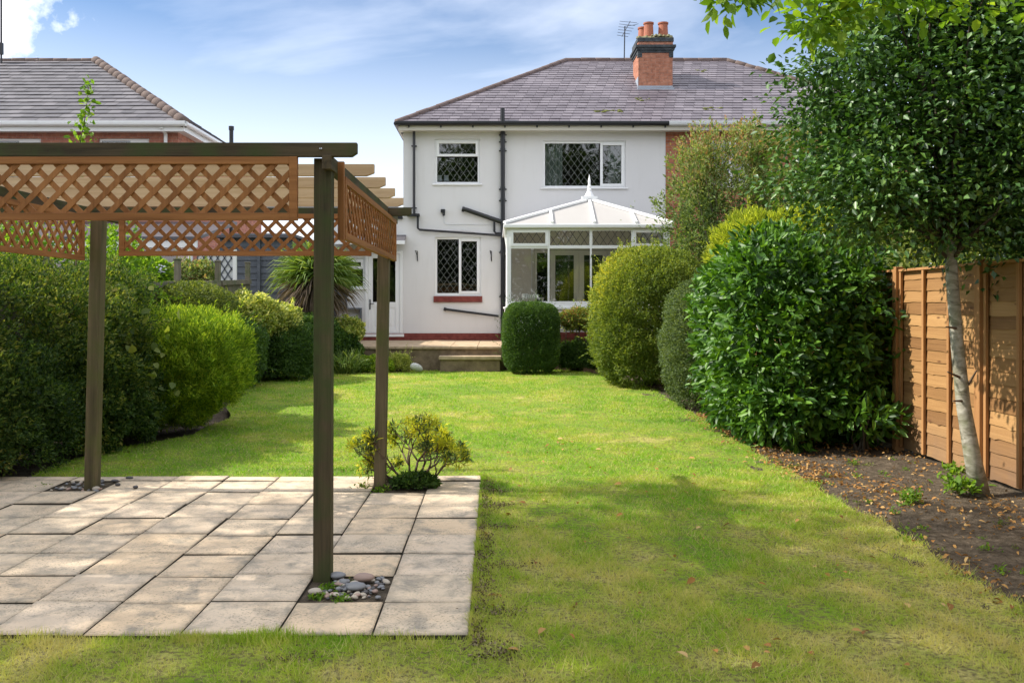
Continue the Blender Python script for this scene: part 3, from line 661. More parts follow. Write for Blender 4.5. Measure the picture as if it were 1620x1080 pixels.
def wall_holes(mb, x0, x1, z0, z1, y, holes, rev=.12):
    xs = sorted({x0, x1, *[h[0] for h in holes], *[h[1] for h in holes]}); zs = sorted({z0, z1, *[h[2] for h in holes], *[h[3] for h in holes]})
    for i in range(len(xs) - 1):
        for j in range(len(zs) - 1):
            cx, cz = (xs[i] + xs[i + 1]) / 2, (zs[j] + zs[j + 1]) / 2
            if any(h[0] < cx < h[1] and h[2] < cz < h[3] for h in holes): continue
            mb.quad((xs[i], y, zs[j]), (xs[i + 1], y, zs[j]), (xs[i + 1], y, zs[j + 1]), (xs[i], y, zs[j + 1]))
    for a, b_, c, d in holes:
        r_ = y + rev
        mb.quad((a, y, c), (a, y, d), (a, r_, d), (a, r_, c)); mb.quad((b_, y, d), (b_, y, c), (b_, r_, c), (b_, r_, d))
        mb.quad((a, y, d), (b_, y, d), (b_, r_, d), (a, r_, d)); mb.quad((b_, y, c), (a, y, c), (a, r_, c), (b_, r_, c))
def R4(px0, px1, py0, py1, Y=WY): return (X(px0, Y), X(px1, Y), Z(py1, Y), Z(py0, Y))
def window(parent, rect, panes, label=None, lead='lead', dx=.17, dz=.235, y=WY, sill=True, t=.055, rec=.05):
    """panes: list of (x0,x1,z0,z1 fractions, opening?)"""
    x0, x1, z0, z1 = rect; W_, H_ = x1 - x0, z1 - z0
    fm = MB(); frame_rect(fm, x0, x1, z0, z1, y + rec, y + rec + .07, t)
    gm_ = MB(); lm_ = MB()
    inner = (x0 + t, x1 - t, z0 + t, z1 - t); IW, IH = inner[1] - inner[0], inner[3] - inner[2]
    for fx0, fx1, fz0, fz1, op in panes:
        a, b_, c, d = inner[0] + IW * fx0, inner[0] + IW * fx1, inner[2] + IH * fz0, inner[2] + IH * fz1
        if op: frame_rect(fm, a - .012, b_ + .012, c - .012, d + .012, y + rec - .018, y + rec + .05, .065); e = .05
        else: e = 0
        if fx0 > 0 and not op: fm.box(a - .025, a + .025, y + rec + .004, y + rec + .066, c, d)
        if fz0 > 0 and not op: fm.box(a, b_, y + rec + .006, y + rec + .064, c - .025, c + .025)
        gm_.quad((a + e, y + rec + .035, c + e), (b_ - e, y + rec + .035, c + e), (b_ - e, y + rec + .035, d - e), (a + e, y + rec + .035, d - e))
        if lead: strips_clip(lm_, a + e, b_ - e, c + e, d - e, dx, dz, y + rec + .026, .006)
    wn = fm.build('window', M['upvc'], parent, bevel=.004)
    if label: wn['label'] = label
    gm_.build('pane', M['glass'], wn)
    if lead: lm_.build('leading', M[lead], wn)
    if sill:
        sm = MB(); sm.box(x0 - .06, x1 + .06, y - .05, y + rec + .04, z0 - .035, z0 - .001); sm.build('sill', M['upvc'], wn, bevel=.005)
    return wn

def roof_slates(mb, e0, e1, r0, r1, courses, sw, rs, thick=.012, lift=.02):
    """e0,e1 eave corners; r0,r1 ridge ends (may be equal)."""
    e0, e1, r0, r1 = map(Vector, (e0, e1, r0, r1))
    nrm = (e1 - e0).cross(r0 - e0).normalized()
    if nrm.z < 0: nrm = -nrm
    for j in range(courses):
        t0, t1 = j / courses, min(1.0, (j + 1.25) / courses)
        a0, b0 = e0.lerp(r0, t0), e1.lerp(r1, t0); a1, b1 = e0.lerp(r0, t1), e1.lerp(r1, t1)
        ed = (b0 - a0).normalized(); L0 = (b0 - a0).length
        u = -(sw / 2 if j % 2 else 0) - rs.uniform(0, .01)
        while u < L0:
            ua, ub = max(u + .003, 0), min(u + sw - .003, L0)
            if ub - ua > .03:
                # top edge clipped to the hips
                s_a = (a1 - a0).dot(ed); s_b = L0 + (b1 - b0).dot(ed)
                ta, tb = min(max(ua, s_a), s_b), max(min(ub, s_b), s_a)
                upv = (a1 - a0) - ed * s_a
                j1 = rs.uniform(-.004, .006); lf = lift + rs.uniform(-.003, .006)
                p0 = a0 + ed * ua + nrm * lf - upv * (.03 + j1); p1 = a0 + ed * ub + nrm * (lf + rs.uniform(-.002, .002)) - upv * (.03 + j1)
                p2 = a0 + ed * tb + upv + nrm * .002; p3 = a0 + ed * ta + upv + nrm * .002
                mb.cur = rs.random()
                mb.add([p0, p1, p2, p3, p0 - nrm * thick, p1 - nrm * thick], [(0, 1, 2, 3), (4, 5, 1, 0)])
            u += sw
def tiles_along(mb, p0, p1, rad, ln, rs, sink=.02):
    p0, p1 = Vector(p0), Vector(p1); d = p1 - p0; n = max(1, int(d.length / ln)); d.normalize(); s = (p1 - p0).length / n
    for i in range(n):
        a = p0 + d * (i * s); b_ = p0 + d * ((i + 1) * s - .012); up = Vector((0, 0, rs.uniform(-.006, .008) - sink))
        mb.tube([a + up, a + d * .02 + up, b_ + up], [rad * 1.04, rad, rad * .98], 10)

rs = random.Random(5)
house = thing('semi_detached_house', (1.0, 23, .6), 'semi-detached pair, left half white render, right half red brick, under one slate hipped roof', 'house')
EXL = -2.52; EXR = 11.5; EZ = Z(193, YE); RY = 27.1; RZ = Z(96, RY)
RXL = X(896, RY); RXR = X(1150, RY); BY = 31.6
holes = [R4(688, 759, 220, 291), R4(859, 990, 223, 297), R4(688, 761, 375, 467)]
door_r = R4(578, 637, 397, 530)
FR = (X(842, WY), X(990, WY), TZ + .1, Z(392, WY))   # french doors opening inside conservatory
wx0 = X(638, WY); wx1 = X(1053, WY); wtop = EZ - .12
m = MB(); wall_holes(m, wx0, wx1, TZ - .2, wtop, WY, holes + [FR])
m.quad((wx0, WY, TZ - .6), (wx0, WY, wtop), (wx0, BY - .4, wtop), (wx0, BY - .4, TZ - .6))
m.build('rendered_wall', M['render'], house)
m = MB(); wall_holes(m, wx1, 11.1, 0, wtop, WY - .01, [R4(1120, 1190, 222, 297), R4(1300, 1420, 222, 297)])
m.quad((11.1, WY - .01, 0), (11.1, BY - .4, 0), (11.1, BY - .4, wtop), (11.1, WY - .01, wtop)); m.quad((wx0, BY - .4, 0), (wx0, BY - .4, wtop), (11.1, BY - .4, wtop), (11.1, BY - .4, 0))
m.build('brick_wall', M['brick'], house)
m = MB(); m.quad((wx0 + .02, 23.2, 3.5), (11.0, 23.2, 3.5), (11.0, BY - .5, 3.5), (wx0 + .02, BY - .5, 3.5)); m.quad((wx0, 26.5, .3), (11, 26.5, .3), (11, 26.5, 6.2), (wx0, 26.5, 6.2)); m.build('interior', M['roomdark'], house)
# plinth, terrace-level band
m = MB(); m.box(X(560, WY), X(793, WY), WY - .035, WY - .001, TZ - .15, Z(527, WY)); m.build('plinth', M['red_paint'], house)
window(house, holes[0], [(0, 1, 0, .60, 0), (0, 1, .64, 1, 1)], 'small upstairs window with a top light')
window(house, holes[1], [(0, .69, 0, 1, 0), (.71, 1, 0, 1, 1)], 'wide upstairs window with net curtains at its sides')
wlow = window(house, holes[2], [(0, .50, 0, 1, 0), (.53, 1, 0, 1, 1)], 'downstairs kitchen window over a red sill', sill=False)
m = MB(); m.box(X(686, WY), X(763, WY), WY - .05, WY + .05, Z(478, WY), Z(468.5, WY)); m.build('sill', M['red_paint'], wlow, bevel=.006)
# shallow arch hood of render above the low window
m = MB(); ax0, ax1, _, az1 = holes[2]
pts = [(ax0 - .0 + (ax1 - ax0) * t, az1 + .03 + .15 * math.sin(math.pi * (.12 + .76 * t))) for t in np.linspace(0, 1, 14)]
m.tube([(p[0], WY + .0, p[1]) for p in pts], .009, 6); m.build('arch_bead', M['render'], house)
for q in (R4(1120, 1190, 222, 297), R4(1300, 1420, 222, 297)):
    window(house, q, [(0, .5, 0, 1, 0), (.5, 1, 0, 1, 1)], lead=None, y=WY - .01)
# curtains in the wide window
m = MB()
for (a, c) in ((holes[1][0] + .06, holes[1][0] + .52), (holes[1][1] - .42, holes[1][1] - .05)):
    n = 26
    vs = []
    for i in range(n + 1):
        x = a + (c - a) * i / n; y = WY + .26 + .025 * math.sin(i * 1.9); vs += [(x, y, holes[1][2]), (x, y + .01 * math.sin(i), holes[1][3])]
    m.add(vs, [(2 * i, 2 * i + 2, 2 * i + 3, 2 * i + 1) for i in range(n)])
m.build('curtain', M['curtain'], house)
# roof
roof = None
m = MB()
e = [(EXL, YE, EZ), (EXR, YE, EZ), (EXR, BY, EZ), (EXL, BY, EZ)]; r0 = (RXL, RY, RZ); r1 = (RXR, RY, RZ)
roof_slates(m, e[0], e[1], r0, r1, 26, .26, rs); roof_slates(m, e[3], e[0], r0, r0, 26, .26, rs); roof_slates(m, e[1], e[2], r1, r1, 26, .26, rs)
m.cur = .3; m.add([Vector(v) - Vector((0, 0, .03)) for v in (*e, r0, r1)], [(0, 1, 5, 4), (1, 2, 5), (2, 3, 4, 5), (3, 0, 4)])
roof = m.build('roof', M['slate'], house, rnd=True)
m = MB(); tiles_along(m, r0, r1, .10, .42, rs); m.build('ridge_tiles', M['ridge'], roof, smooth=True)
m = MB(); tiles_along(m, e[0], r0, .10, .36, rs); m.build('hip_tiles', M['ridge'], roof, smooth=True)
m = MB(); tiles_along(m, r1, e[1], .10, .36, rs); m.build('hip_tiles', M['ridge_red'], roof, smooth=True)
m = MB()
def on_roof(px, py):
    # intersect the view ray with the rear slope
    sl = (RZ - EZ) / (RY - YE); k = -(py - VY) / F   # z = EYE + k*Y
    Y = (EZ - sl * YE - EYE) / (k - sl); return P(px, py, Y)
rng_m = random.Random(2)
for (px, py, n, wpx) in ((962, 176, 26, 22), (1128, 173, 16, 14), (1105, 113, 7, 12), (1015, 158, 8, 12)):
    m = MB()
    for i in range(n):
        p = on_roof(px + rng_m.uniform(-wpx, wpx), py + rng_m.uniform(-2, 2)); s = rng_m.uniform(.02, .055)
        m.lathe((p.x, p.y, p.z - .01), [(s * 1.5, 0), (s * 1.2, s * .5), (s * .5, s * .8)], 7)
    m.build('moss', M['moss'], roof)
# chimney
CY = 24.9; cx0, cx1 = X(1010, CY), X(1064, CY); cz0 = Z(140, CY)
def zc(py): return Z(py, CY)
m = MB(); m.box(cx0, cx1, CY, CY + .95, cz0 - 1.2, zc(84)); ch = m.build('chimney', M['chimbrick'], house)
m = MB(); m.box(cx0 - .02, cx1 + .02, CY - .02, CY + .97, zc(84) + .001, zc(80)); m.box(cx0 - .05, cx1 + .05, CY - .05, CY + 1.0, zc(80) + .001, zc(76)); m.box(cx0 - .085, cx1 + .085, CY - .085, CY + 1.03, zc(76) + .001, zc(72)); 
m.box(cx0 - .03, cx1 + .03, CY - .03, CY + .98, zc(66.5), zc(60)); m.box(cx0 - .02, cx0 + .10, CY - .02, CY + .12, zc(91), zc(84)); m.box(cx1 - .10, cx1 + .02, CY - .02, CY + .12, zc(91), zc(84))
m.build('corbel_band', M['blue_brick'], ch, bevel=.006)
m = MB(); m.box(cx0 - .01, cx1 + .01, CY - .01, CY + .96, zc(72) + .001, zc(66.5) - .001); m.build('brick_course', M['chimbrick'], ch)
m = MB(); zt = zc(60)
vs = [(cx0 - .02, CY - .02, zt), (cx1 + .02, CY - .02, zt), (cx1 + .02, CY + .97, zt), (cx0 - .02, CY + .97, zt), (cx0 + .2, CY + .2, zt + .11), (cx1 - .2, CY + .2, zt + .11), (cx1 - .2, CY + .75, zt + .11), (cx0 + .2, CY + .75, zt + .11)]
m.add(vs, [(0, 1, 5, 4), (1, 2, 6, 5), (2, 3, 7, 6), (3, 0, 4, 7), (4, 5, 6, 7)])
for i in range(60):
    a, c = rng_m.uniform(cx0, cx1), rng_m.uniform(CY, CY + .3); s = rng_m.uniform(.02, .05); m.lathe((a, c, zt + .02 + .08 * rng_m.random()), [(s * 1.5, -s), (s * 1.1, s * .3), (s * .3, s * .6)], 7)
m.build('flaunching', M['mortar'], ch)
for (px, dy) in ((1026, .28), (1049, .28), (1017, .72)):
    m = MB(); yy = CY + dy; m.lathe((X(px, yy), yy, zt + .02), [(.150, 0), (.145, .1), (.130, .38), (.128, .43), (.150, .44), (.152, .48), (.120, .49), (.10, .40), (.10, .2)], 18); m.build('chimney_pot', M['terracotta'], ch, smooth=False)
m = MB(); p = on_roof(1010, 139); m.box(cx0 - .012, cx1 + .012, CY - .014, CY - .001, cz0 - .1, cz0 + .07); m.box(cx0 - .05, cx1 + .02, CY - .16, CY - .015, cz0 - .12, cz0 - .02, Matrix.Translation((0, 0, .0)))
m.box(cx0 - .014, cx0 - .001, CY, CY + .5, cz0 - .1, cz0 + .33); m.build('flashing', M['flash'], ch)
# gutters
m = MB()
def gutter(mb, a, b_, r=.055):
    mb.tube([a, b_], r, 10)
    mb.box(min(a[0], b_[0]), max(a[0], b_[0]), a[1] - r, a[1] + r, a[2] + r * .2, a[2] + r * .95) if abs(a[1] - b_[1]) < .01 else None
gutter(m, (EXL - .03, YE - .03, EZ - .045), (wx1, YE - .03, EZ - .045)); gutter(m, (EXL - .03, YE - .03, EZ - .045), (EXL - .03, BY, EZ - .045))
for i in range(9): x = EXL + .3 + i * .82; m.box(x - .02, x + .02, YE, YE + .1, EZ - .14, EZ - .05)
m.build('gutter', M['black'], house)
m = MB(); gutter(m, (wx1 + .01, YE - .03, EZ - .045), (EXR, YE - .03, EZ - .045), .06); m.build('gutter', M['upvc_grey'], house)
m = MB(); m.box(EXL + .05, EXR - .05, YE + .03, YE + .055, EZ - .21, EZ - .03); m.box(EXL + .03, EXL + .05, YE + .03, BY, EZ - .21, EZ - .03)
m.box(EXL + .05, EXR - .05, YE + .056, WY + .02, EZ - .19, EZ - .17); m.build('fascia', M['cream'], house)
# pipes
yp = WY - .09
m = MB(); m.tube([P(795, 172, WY - .33), P(795, 194, WY - .33), P(795.5, 206, yp), P(795.5, 541, yp)], .058, 12)
for py in (214, 225, 239, 300, 318, 400, 470): q = P(795.5, py, yp); m.tube([q, q + Vector((0, 0, .07))], .068, 12); m.box(q.x - .10, q.x + .10, q.y + .05, q.y + .08, q.z, q.z + .03)
m.build('soil_pipe', M['black'], house, smooth=False)
m = MB(); m.tube([P(655, 199, YE + .12), P(655, 203, yp), P(655, 339, yp)], .036, 10)
for py in (232, 330): q = P(655, py, yp); m.box(q.x - .07, q.x + .07, q.y, q.y + .06, q.z, q.z + .03)
a = P(644, 338.5, yp); c = P(664, 342.5, yp); m.box(a.x, c.x, yp - .12, yp + .08, c.z, a.z); m.build('downpipe', M['black'], house)
m = MB(); m.tube([P(661, 342, yp), P(661, 361, yp), P(664, 363.5, yp), P(793, 372.5, yp)], .03, 8); m.build('waste_pipe', M['black'], house)
m = MB(); m.tube([P(733, 331, yp), P(738, 332, yp), P(793, 351, yp)], [.058, .058, .058], 10); m.tube([P(731, 330.7, yp), P(735, 331.6, yp)], .07, 10)
m.tube([P(782, 348, yp), P(782, 366, yp), P(785, 369, yp), P(793, 369.5, yp)], .03, 8); m.build('waste_pipe', M['black'], house)
m = MB(); m.tube([P(704, 489, yp + .04), P(789, 500, yp)], .03, 8); m.tube([P(702, 488.5, yp + .04), P(706, 489.5, yp + .04)], .045, 8); m.build('waste_pipe', M['black'], house)
# security lamp and cable
m = MB(); q = P(701, 336, WY); m.box(q.x - .055, q.x + .055, q.y - .12, q.y - .005, q.z - .01, q.z + .07); m.lathe((q.x + .02, q.y - .06, q.z - .10), [(.02, 0), (.035, .03), (.035, .09)], 8)
lam = m.build('security_lamp', M['black'], house)
m = MB(); m.tube([P(703, 342, WY - .012), P(703, 354, WY - .012), P(706, 355, WY - .012), P(790, 356, WY - .012)], .006, 5); m.build('cable', M['upvc_grey'], lam)
for px in (660, 777):
    m = MB(); a = P(px, 397, WY - .02); c = P(px + .5, 413, WY - .02); m.tube([a, c], .014, 6); m.tube([a + Vector((-.02, 0, .0)), a + Vector((-.03, -.25, .0)), c + Vector((0, -.02, .12))], .009, 6); m.build('basket_bracket', M['black'], house)
# single-storey side extension
exl = X(536, WY); m = MB(); wtop2 = Z(343, WY); wr = (X(530, WY), X(577, WY), Z(456, WY), Z(408, WY))
exl = X(524, WY)
wall_holes(m, exl, wx0, TZ - .2, wtop2, WY + .004, [door_r, wr]); m.quad((exl, WY + .004, TZ - .5), (exl, WY + .004, wtop2), (exl, 28, wtop2), (exl, 28, TZ - .5)); m.quad((exl, WY + .004, wtop2), (wx0, WY + .004, wtop2), (wx0, 28, wtop2), (exl, 28, wtop2))
m.build('extension_wall', M['render'], house)
m = MB(); m.quad((exl, WY + 2, TZ - .5), (wx0, WY + 2, TZ - .5), (wx0, WY + 2, wtop2), (exl, WY + 2, wtop2)); m.quad((exl, WY + .1, TZ - .1), (wx0, WY + .1, TZ - .1), (wx0, WY + 2, TZ - .1), (exl, WY + 2, TZ - .1)); m.build('extension_interior', M['roomdark'], house)
m = MB(); m.box(exl - .05, wx0 - .01, WY - .06, WY - .002, wtop2 - .06, wtop2 + .05); m.build('flat_roof_edge', M['black'], house)
window(house, wr, [(0, 1, 0, .64, 0), (0, 1, .68, 1, 1)], y=WY + .004, lead=None)
# door
x0, x1, z0, z1 = door_r
m = MB(); frame_rect(m, x0, x1, z0, z1, WY - .01, WY + .08, .07); dx0, dx1, dz0, dz1 = x0 + .07, x1 - .07, z0 + .07, z1 - .07
frame_rect(m, dx0 + .004, dx1 - .004, dz0 + .004, dz1 - .004, WY + .012, WY + .06, .115)
zm = Z(482, WY); m.box(dx0 + .1, dx1 - .1, WY + .016, WY + .058, zm - .07, zm + .07); m.box(dx0 + .1, dx1 - .1, WY + .03, WY + .05, dz0 + .1, zm - .06)
m.box(dx0 + .19, dx1 - .19, WY + .022, WY + .031, dz0 + .18, zm - .14); m.box(dx0 + .23, dx1 - .23, WY + .014, WY + .023, dz0 + .22, zm - .18)
m.box(x0 - .03, x1 + .04, WY - .06, WY - .011, z0 - .04, z0 + .03)
door = m.build('door', M['upvc'], house, bevel=.004)
m = MB(); m.quad((dx0 + .1, WY + .04, zm + .06), (dx1 - .1, WY + .04, zm + .06), (dx1 - .1, WY + .04, dz1 - .1), (dx0 + .1, WY + .04, dz1 - .1)); m.build('pane', M['glass'], door)
m = MB(); m.box(dx0 + .035, dx0 + .065, WY - .002, WY + .011, zm - .12, zm + .14); m.tube([(dx0 + .05, WY - .03, zm + .03), (dx0 + .16, WY - .035, zm + .03)], .011, 8); m.tube([(dx0 + .05, WY + .01, zm + .03), (dx0 + .05, WY - .03, zm + .03)], .011, 8); m.build('handle', M['black'], door)
m = MB(); a = Z(379, WY); m.add([(x0 - .9, WY - .45, a - .13), (x1 + .09, WY - .45, a - .13), (x1 + .09, WY - .005, a + .06), (x0 - .9, WY - .005, a + .06), (x0 - .9, WY - .45, a - .07), (x1 + .09, WY - .45, a - .07), (x1 + .09, WY - .005, a + .12), (x0 - .9, WY - .005, a + .12)], [(0, 3, 2, 1), (4, 5, 6, 7), (0, 1, 5, 4), (1, 2, 6, 5), (3, 0, 4, 7)])
can = m.build('door_canopy', M['slate2'], house); m = MB(); m.box(x0 - .91, x1 + .11, WY - .475, WY - .451, a - .15, a - .06); m.build('canopy_edge', M['upvc'], can)
# wall planter box
sb = thing('wall_shelf', (X(550, WY), WY - .2, Z(512, WY)), 'open grey wooden box shelf fixed low on the wall left of the white door', 'shelf')
m = MB(); a, c, d, e_ = X(528, WY - .2), X(571, WY - .2), Z(513, WY - .2), Z(487, WY - .2); m.box(a, c, WY - .2, WY - .01, d, d + .04); m.box(a, c, WY - .2, WY - .01, e_ - .03, e_); m.box(a, a + .03, WY - .199, WY - .01, d + .04, e_ - .03); m.box(c - .03, c, WY - .199, WY - .01, d + .04, e_ - .03); m.build('box', M['grey_wood'], sb)
m = MB(); m.box(a - .1, a + .32, WY - .12, WY - .01, e_ + .02, e_ + .5); m.build('backboard', M['grey_wood'], sb)
# aerial
ae = thing('tv_aerial', P(988, 94, 27.2), 'thin television aerial on a mast left of the chimney', 'aerial')
m = MB(); Ya = 27.2; m.tube([P(987.5, 97, Ya), P(988.5, 42, Ya)], .018, 6); m.build('mast', M['black'], ae)
m = MB(); m.tube([P(984, 58, Ya - .4), P(997, 34, Ya + .6)], .012, 5)
for k in range(6):
    t = k / 5; c = P(985 + 9 * t, 57 - 22 * t, Ya - .3 + .8 * t); hw = .17 + .02 * k; m.tube([c + Vector((-hw, 0, .02)), c + Vector((hw, 0, -.03))], .007, 5)
m.tube([P(988, 42, Ya), P(1003, 40, Ya), P(1010, 38, Ya)], .007, 5); m.build('antenna', M['black'], ae)

# ------------------------------------------------------------------ terrace
m = MB(); TYF = 19.5; tx0, tx1 = -5.2, X(797, TYF)
m.box(tx0, tx1, TYF + .02, WY - .04, -.1, TZ - .055); m.box(tx1 - .02, 4.3, 20.35, WY - .04, -.1, TZ - .06)
tag(m.build('terrace_wall', M['block']), kind='structure')
m = MB(); rs2 = random.Random(4)
x = tx0
while x < tx1 - .02:
    x2 = min(x + .6, tx1)
    for yy in np.arange(TYF - .03, WY - .1, .6): m.cur = rs2.random(); m.box(x + .004, x2 - .004, yy + .004, min(yy + .596, WY - .05), TZ - .053, TZ + rs2.uniform(-.002, .002))
    x = x2
tag(m.build('terrace_paving', M['stone'], bevel=.006), kind='structure')
st = thing('garden_step', (-.55, 19.2, .12), 'low stone step against the terrace wall, left of the clipped box bush', 'step')
sx0, sx1 = X(694, 19.1), X(793, 19.1); m = MB(); m.box(sx0 + .03, sx1 - .03, 19.13, 19.49, .05, Z(569, 19.1)); m.build('riser', M['block'], st)
m = MB(); m.box(sx0, sx1, 19.09, 19.51, Z(569, 19.1) + .001, Z(563.5, 19.1)); m.build('tread', M['stone'], st, bevel=.008)

# ------------------------------------------------------------------ conservatory
KY = 20.0; kx0, kx1 = X(802, KY), X(1060, KY); kmid = X(932, 21.9)
con = thing('conservatory', ((kx0 + kx1) / 2, KY, TZ), 'white framed conservatory with hipped pale polycarbonate roof and leaded top lights', 'conservatory')
zs0, zs1, ztr, ze0 = Z(489, KY), Z(478, KY), Z(391, KY), Z(362, KY)
m = MB(); m.box(kx0 - .03, kx1 + .03, KY - .02, KY + .2, .95, zs0 - .001); m.box(kx0 - .03, kx0 + .17, KY + .201, WY - .01, .95, zs0 - .001); m.box(kx1 - .17, kx1 + .03, KY + .201, WY - .01, .95, zs0 - .001); m.build('dwarf_wall', M['render'], con)
m = MB(); m.box(kx0 - .04, kx1 + .04, KY - .03, KY + .2, .55, .949); m.box(kx0 - .04, kx0 + .15, KY + .201, 22.9, .55, .949); m.build('brick_plinth', M['red_paint'], con)
m = MB(); m.box(kx0 - .02, kx1 + .02, KY - .01, KY + .2, -.05, .549); m.build('foundation_wall', M['block'], con)
m = MB(); m.box(kx0 - .06, kx1 + .06, KY - .06, KY + .16, zs0, zs0 + .045); m.box(kx0 - .06, kx0 + .14, KY + .161, WY - .01, zs0, zs0 + .045); m.build('sill', M['upvc'], con, bevel=.006)
posts = [802, 868, 935, 1001, 1060]; y0, y1 = KY, KY + .07
fm = MB(); zb = zs0 + .046
fm.box(kx0, kx1, y0 + .002, y1 - .002, zb, zs1 + .02); fm.box(kx0, kx1, y0 + .002, y1 - .002, ztr - .03, ztr + .03); fm.box(kx0, kx1, y0 + .002, y1 - .002, ze0 - .03, ze0 + .04)
for i, px in enumerate(posts):
    x = X(px, KY); wdt = .09 if i in (0, 4) else .04; xa = x - (0 if i == 0 else wdt / 2 if i < 4 else wdt); fm.box(xa, xa + wdt, y0, y1, zb, ze0 + .04)
fm.build('front_frame', M['upvc'], con, bevel=.004)
gmb = MB(); gmb.quad((kx0, y0 + .035, zb), (kx1, y0 + .035, zb), (kx1, y0 + .035, ze0), (kx0, y0 + .035, ze0)); gmb.build('pane', M['glass'], con)
for i in range(4):
    a, c = X(posts[i], KY) + (.09 if i == 0 else .02), X(posts[i + 1], KY) - (.09 if i == 3 else .02)
    tf = MB(); e_ = 0
    if i in (0, 3): frame_rect(tf, a - .01, c + .01, ztr + .02, ze0 - .02, y0 - .022, y0 + .03, .065); e_ = .055
    else: frame_rect(tf, a, c, ztr + .03, ze0 - .03, y0 + .004, y0 + .034, .012)
    tl = tf.build('top_light', M['upvc'], con); lm_ = MB(); strips_clip(lm_, a + e_, c - e_, ztr + .03 + e_ * .5, ze0 - .03 - e_ * .5, .175, .26, y0 + .026, .012); lm_.build('leading', M['dark_lead'], tl)
# left and right side glazing
for sx, dr in ((kx0, 1), (kx1, -1)):
    f2 = MB(); xa, xb = sorted((sx, sx + dr * .07))
    for yy in (KY + .071, KY + 1.0, KY + 2.0, WY - .06): f2.box(xa, xb, yy, yy + .05, zb, ze0 + .04)
    f2.box(xa + .002, xb - .002, KY + .07, WY - .01, zb, zs1 + .02); f2.box(xa + .002, xb - .002, KY + .07, WY - .01, ztr - .03, ztr + .03); f2.box(xa + .002, xb - .002, KY + .07, WY - .01, ze0 - .03, ze0 + .04)
    f2.build('side_frame', M['upvc'], con)
    g2 = MB(); g2.quad((sx + dr * .035, KY + .07, zb), (sx + dr * .035, WY, zb), (sx + dr * .035, WY, ze0), (sx + dr * .035, KY + .07, ze0)); g2.build('pane', M['glass'], con)
# eaves + roof
m = MB(); zg = Z(355, KY); m.box(kx0 - .08, kx1 + .08, KY - .10, KY + .02, Z(361, KY), zg); m.box(kx0 - .08, kx0 + .02, KY + .021, WY - .01, Z(361, KY), zg); m.box(kx1 - .02, kx1 + .08, KY + .021, WY - .01, Z(361, KY), zg); m.build('gutter', M['upvc'], con, bevel=.015)
m = MB(); q = P(799, 357, KY - .05); m.tube([q, q + Vector((.02, .15, -.25)), P(803, 395, KY + .12) , P(803, 480, KY + .12)], .034, 8); m.build('downpipe', M['upvc'], con)
ap = Vector((kmid, 21.85, Z(317, 21.85))); apb = Vector((kmid, WY, ap.z)); zr = Z(352, KY)
c0, c1 = Vector((kx0 - .06, KY - .06, zr - .04)), Vector((kx1 + .06, KY - .06, zr - .04)); b0, b1 = Vector((kx0 - .06, WY, zr - .04)), Vector((kx1 + .06, WY, zr - .04))
m = MB(); m.add([c0, c1, ap], [(0, 1, 2)]); m.add([c0, ap, apb, b0], [(0, 1, 2, 3)]); m.add([c1, b1, apb, ap], [(0, 1, 2, 3)]); rf = m.build('roof_sheet', M['poly'], con)
m = MB(); u = Vector((0, 0, .035))
for a, c in ((c0, ap), (c1, ap), (ap, apb)): m.bar(a + u, c + u, .085, .05, (0, -.3, 1))
for px_e, t in ((873, .52), (940, 1.0), (1006, .48)):
    e_ = Vector((X(px_e, KY), KY - .06, zr - .04)); top = ap if t == 1.0 else (c0.lerp(ap, t) if px_e < 932 else c1.lerp(ap, t)); m.bar(e_ + u * .8, top + u * .8, .06, .045, (0, -.4, 1))
    m.bar(e_ + u * .8 - Vector((0, .01, 0)), e_ + u * .8 + Vector((0, .05, .02)), .07, .06, (0, -.4, 1))
for yy in (KY + .9, KY + 1.85, KY + 2.6):
    for bx_, s_ in ((c0.x, 1), (c1.x, -1)):
        t = min(1, (yy - c0.y) / (ap.y - c0.y)); m.bar((bx_, yy, zr - .01), (c0.x + (ap.x - c0.x) * t if s_ > 0 else c1.x + (ap.x - c1.x) * t, yy, zr - .04 + (ap.z - zr + .04) * t + .03), .06, .045, (-.4 * s_, 0, 1))
m.build('roof_bar', M['upvc'], rf)
m = MB(); m.box(ap.x - .19, ap.x + .19, ap.y - .12, ap.y + .1, ap.z + .02, ap.z + .09); m.lathe((ap.x, ap.y, ap.z + .08), [(.13, 0), (.10, .06), (.055, .14), (.06, .18), (.035, .22), (.045, .27), (.03, .31), (.034, .40), (.004, .56)], 14); m.build('finial', M['upvc'], con, smooth=False)
# interior: house wall behind, french doors, floor, sill clutter
m = MB(); a0, a1, a2, a3 = FR; fy = WY + .05
frame_rect(m, a0, a1, a2, a3, fy - .02, fy + .08, .05)
xd = [a0 + .05, a0 + .47, a0 + 1.22, a0 + 1.97, a1 - .05]
for i in range(4):
    frame_rect(m, xd[i] + .003, xd[i + 1] - .003, a2 + .06, a3 - .06, fy, fy + .05, .13 if i in (1, 2) else .07)
fd = m.build('french_doors', M['cream'], house, bevel=.004)
m = MB(); m.quad((a0, fy + .03, a2), (a1, fy + .03, a2), (a1, fy + .03, a3), (a0, fy + .03, a3)); m.build('pane', M['glass'], fd)
m = MB()
for px in (1.13, 1.31): m.box(a0 + px, a0 + px + .025, fy - .02, fy - .001, a2 + .75, a2 + 1.05)
m.build('handle', M['steel'], fd)
m = MB(); m.box(kx0 + .2, kx1 - .2, KY + .21, WY - .06, TZ - .02, TZ + .08); m.build('floor', M['beige'], con)
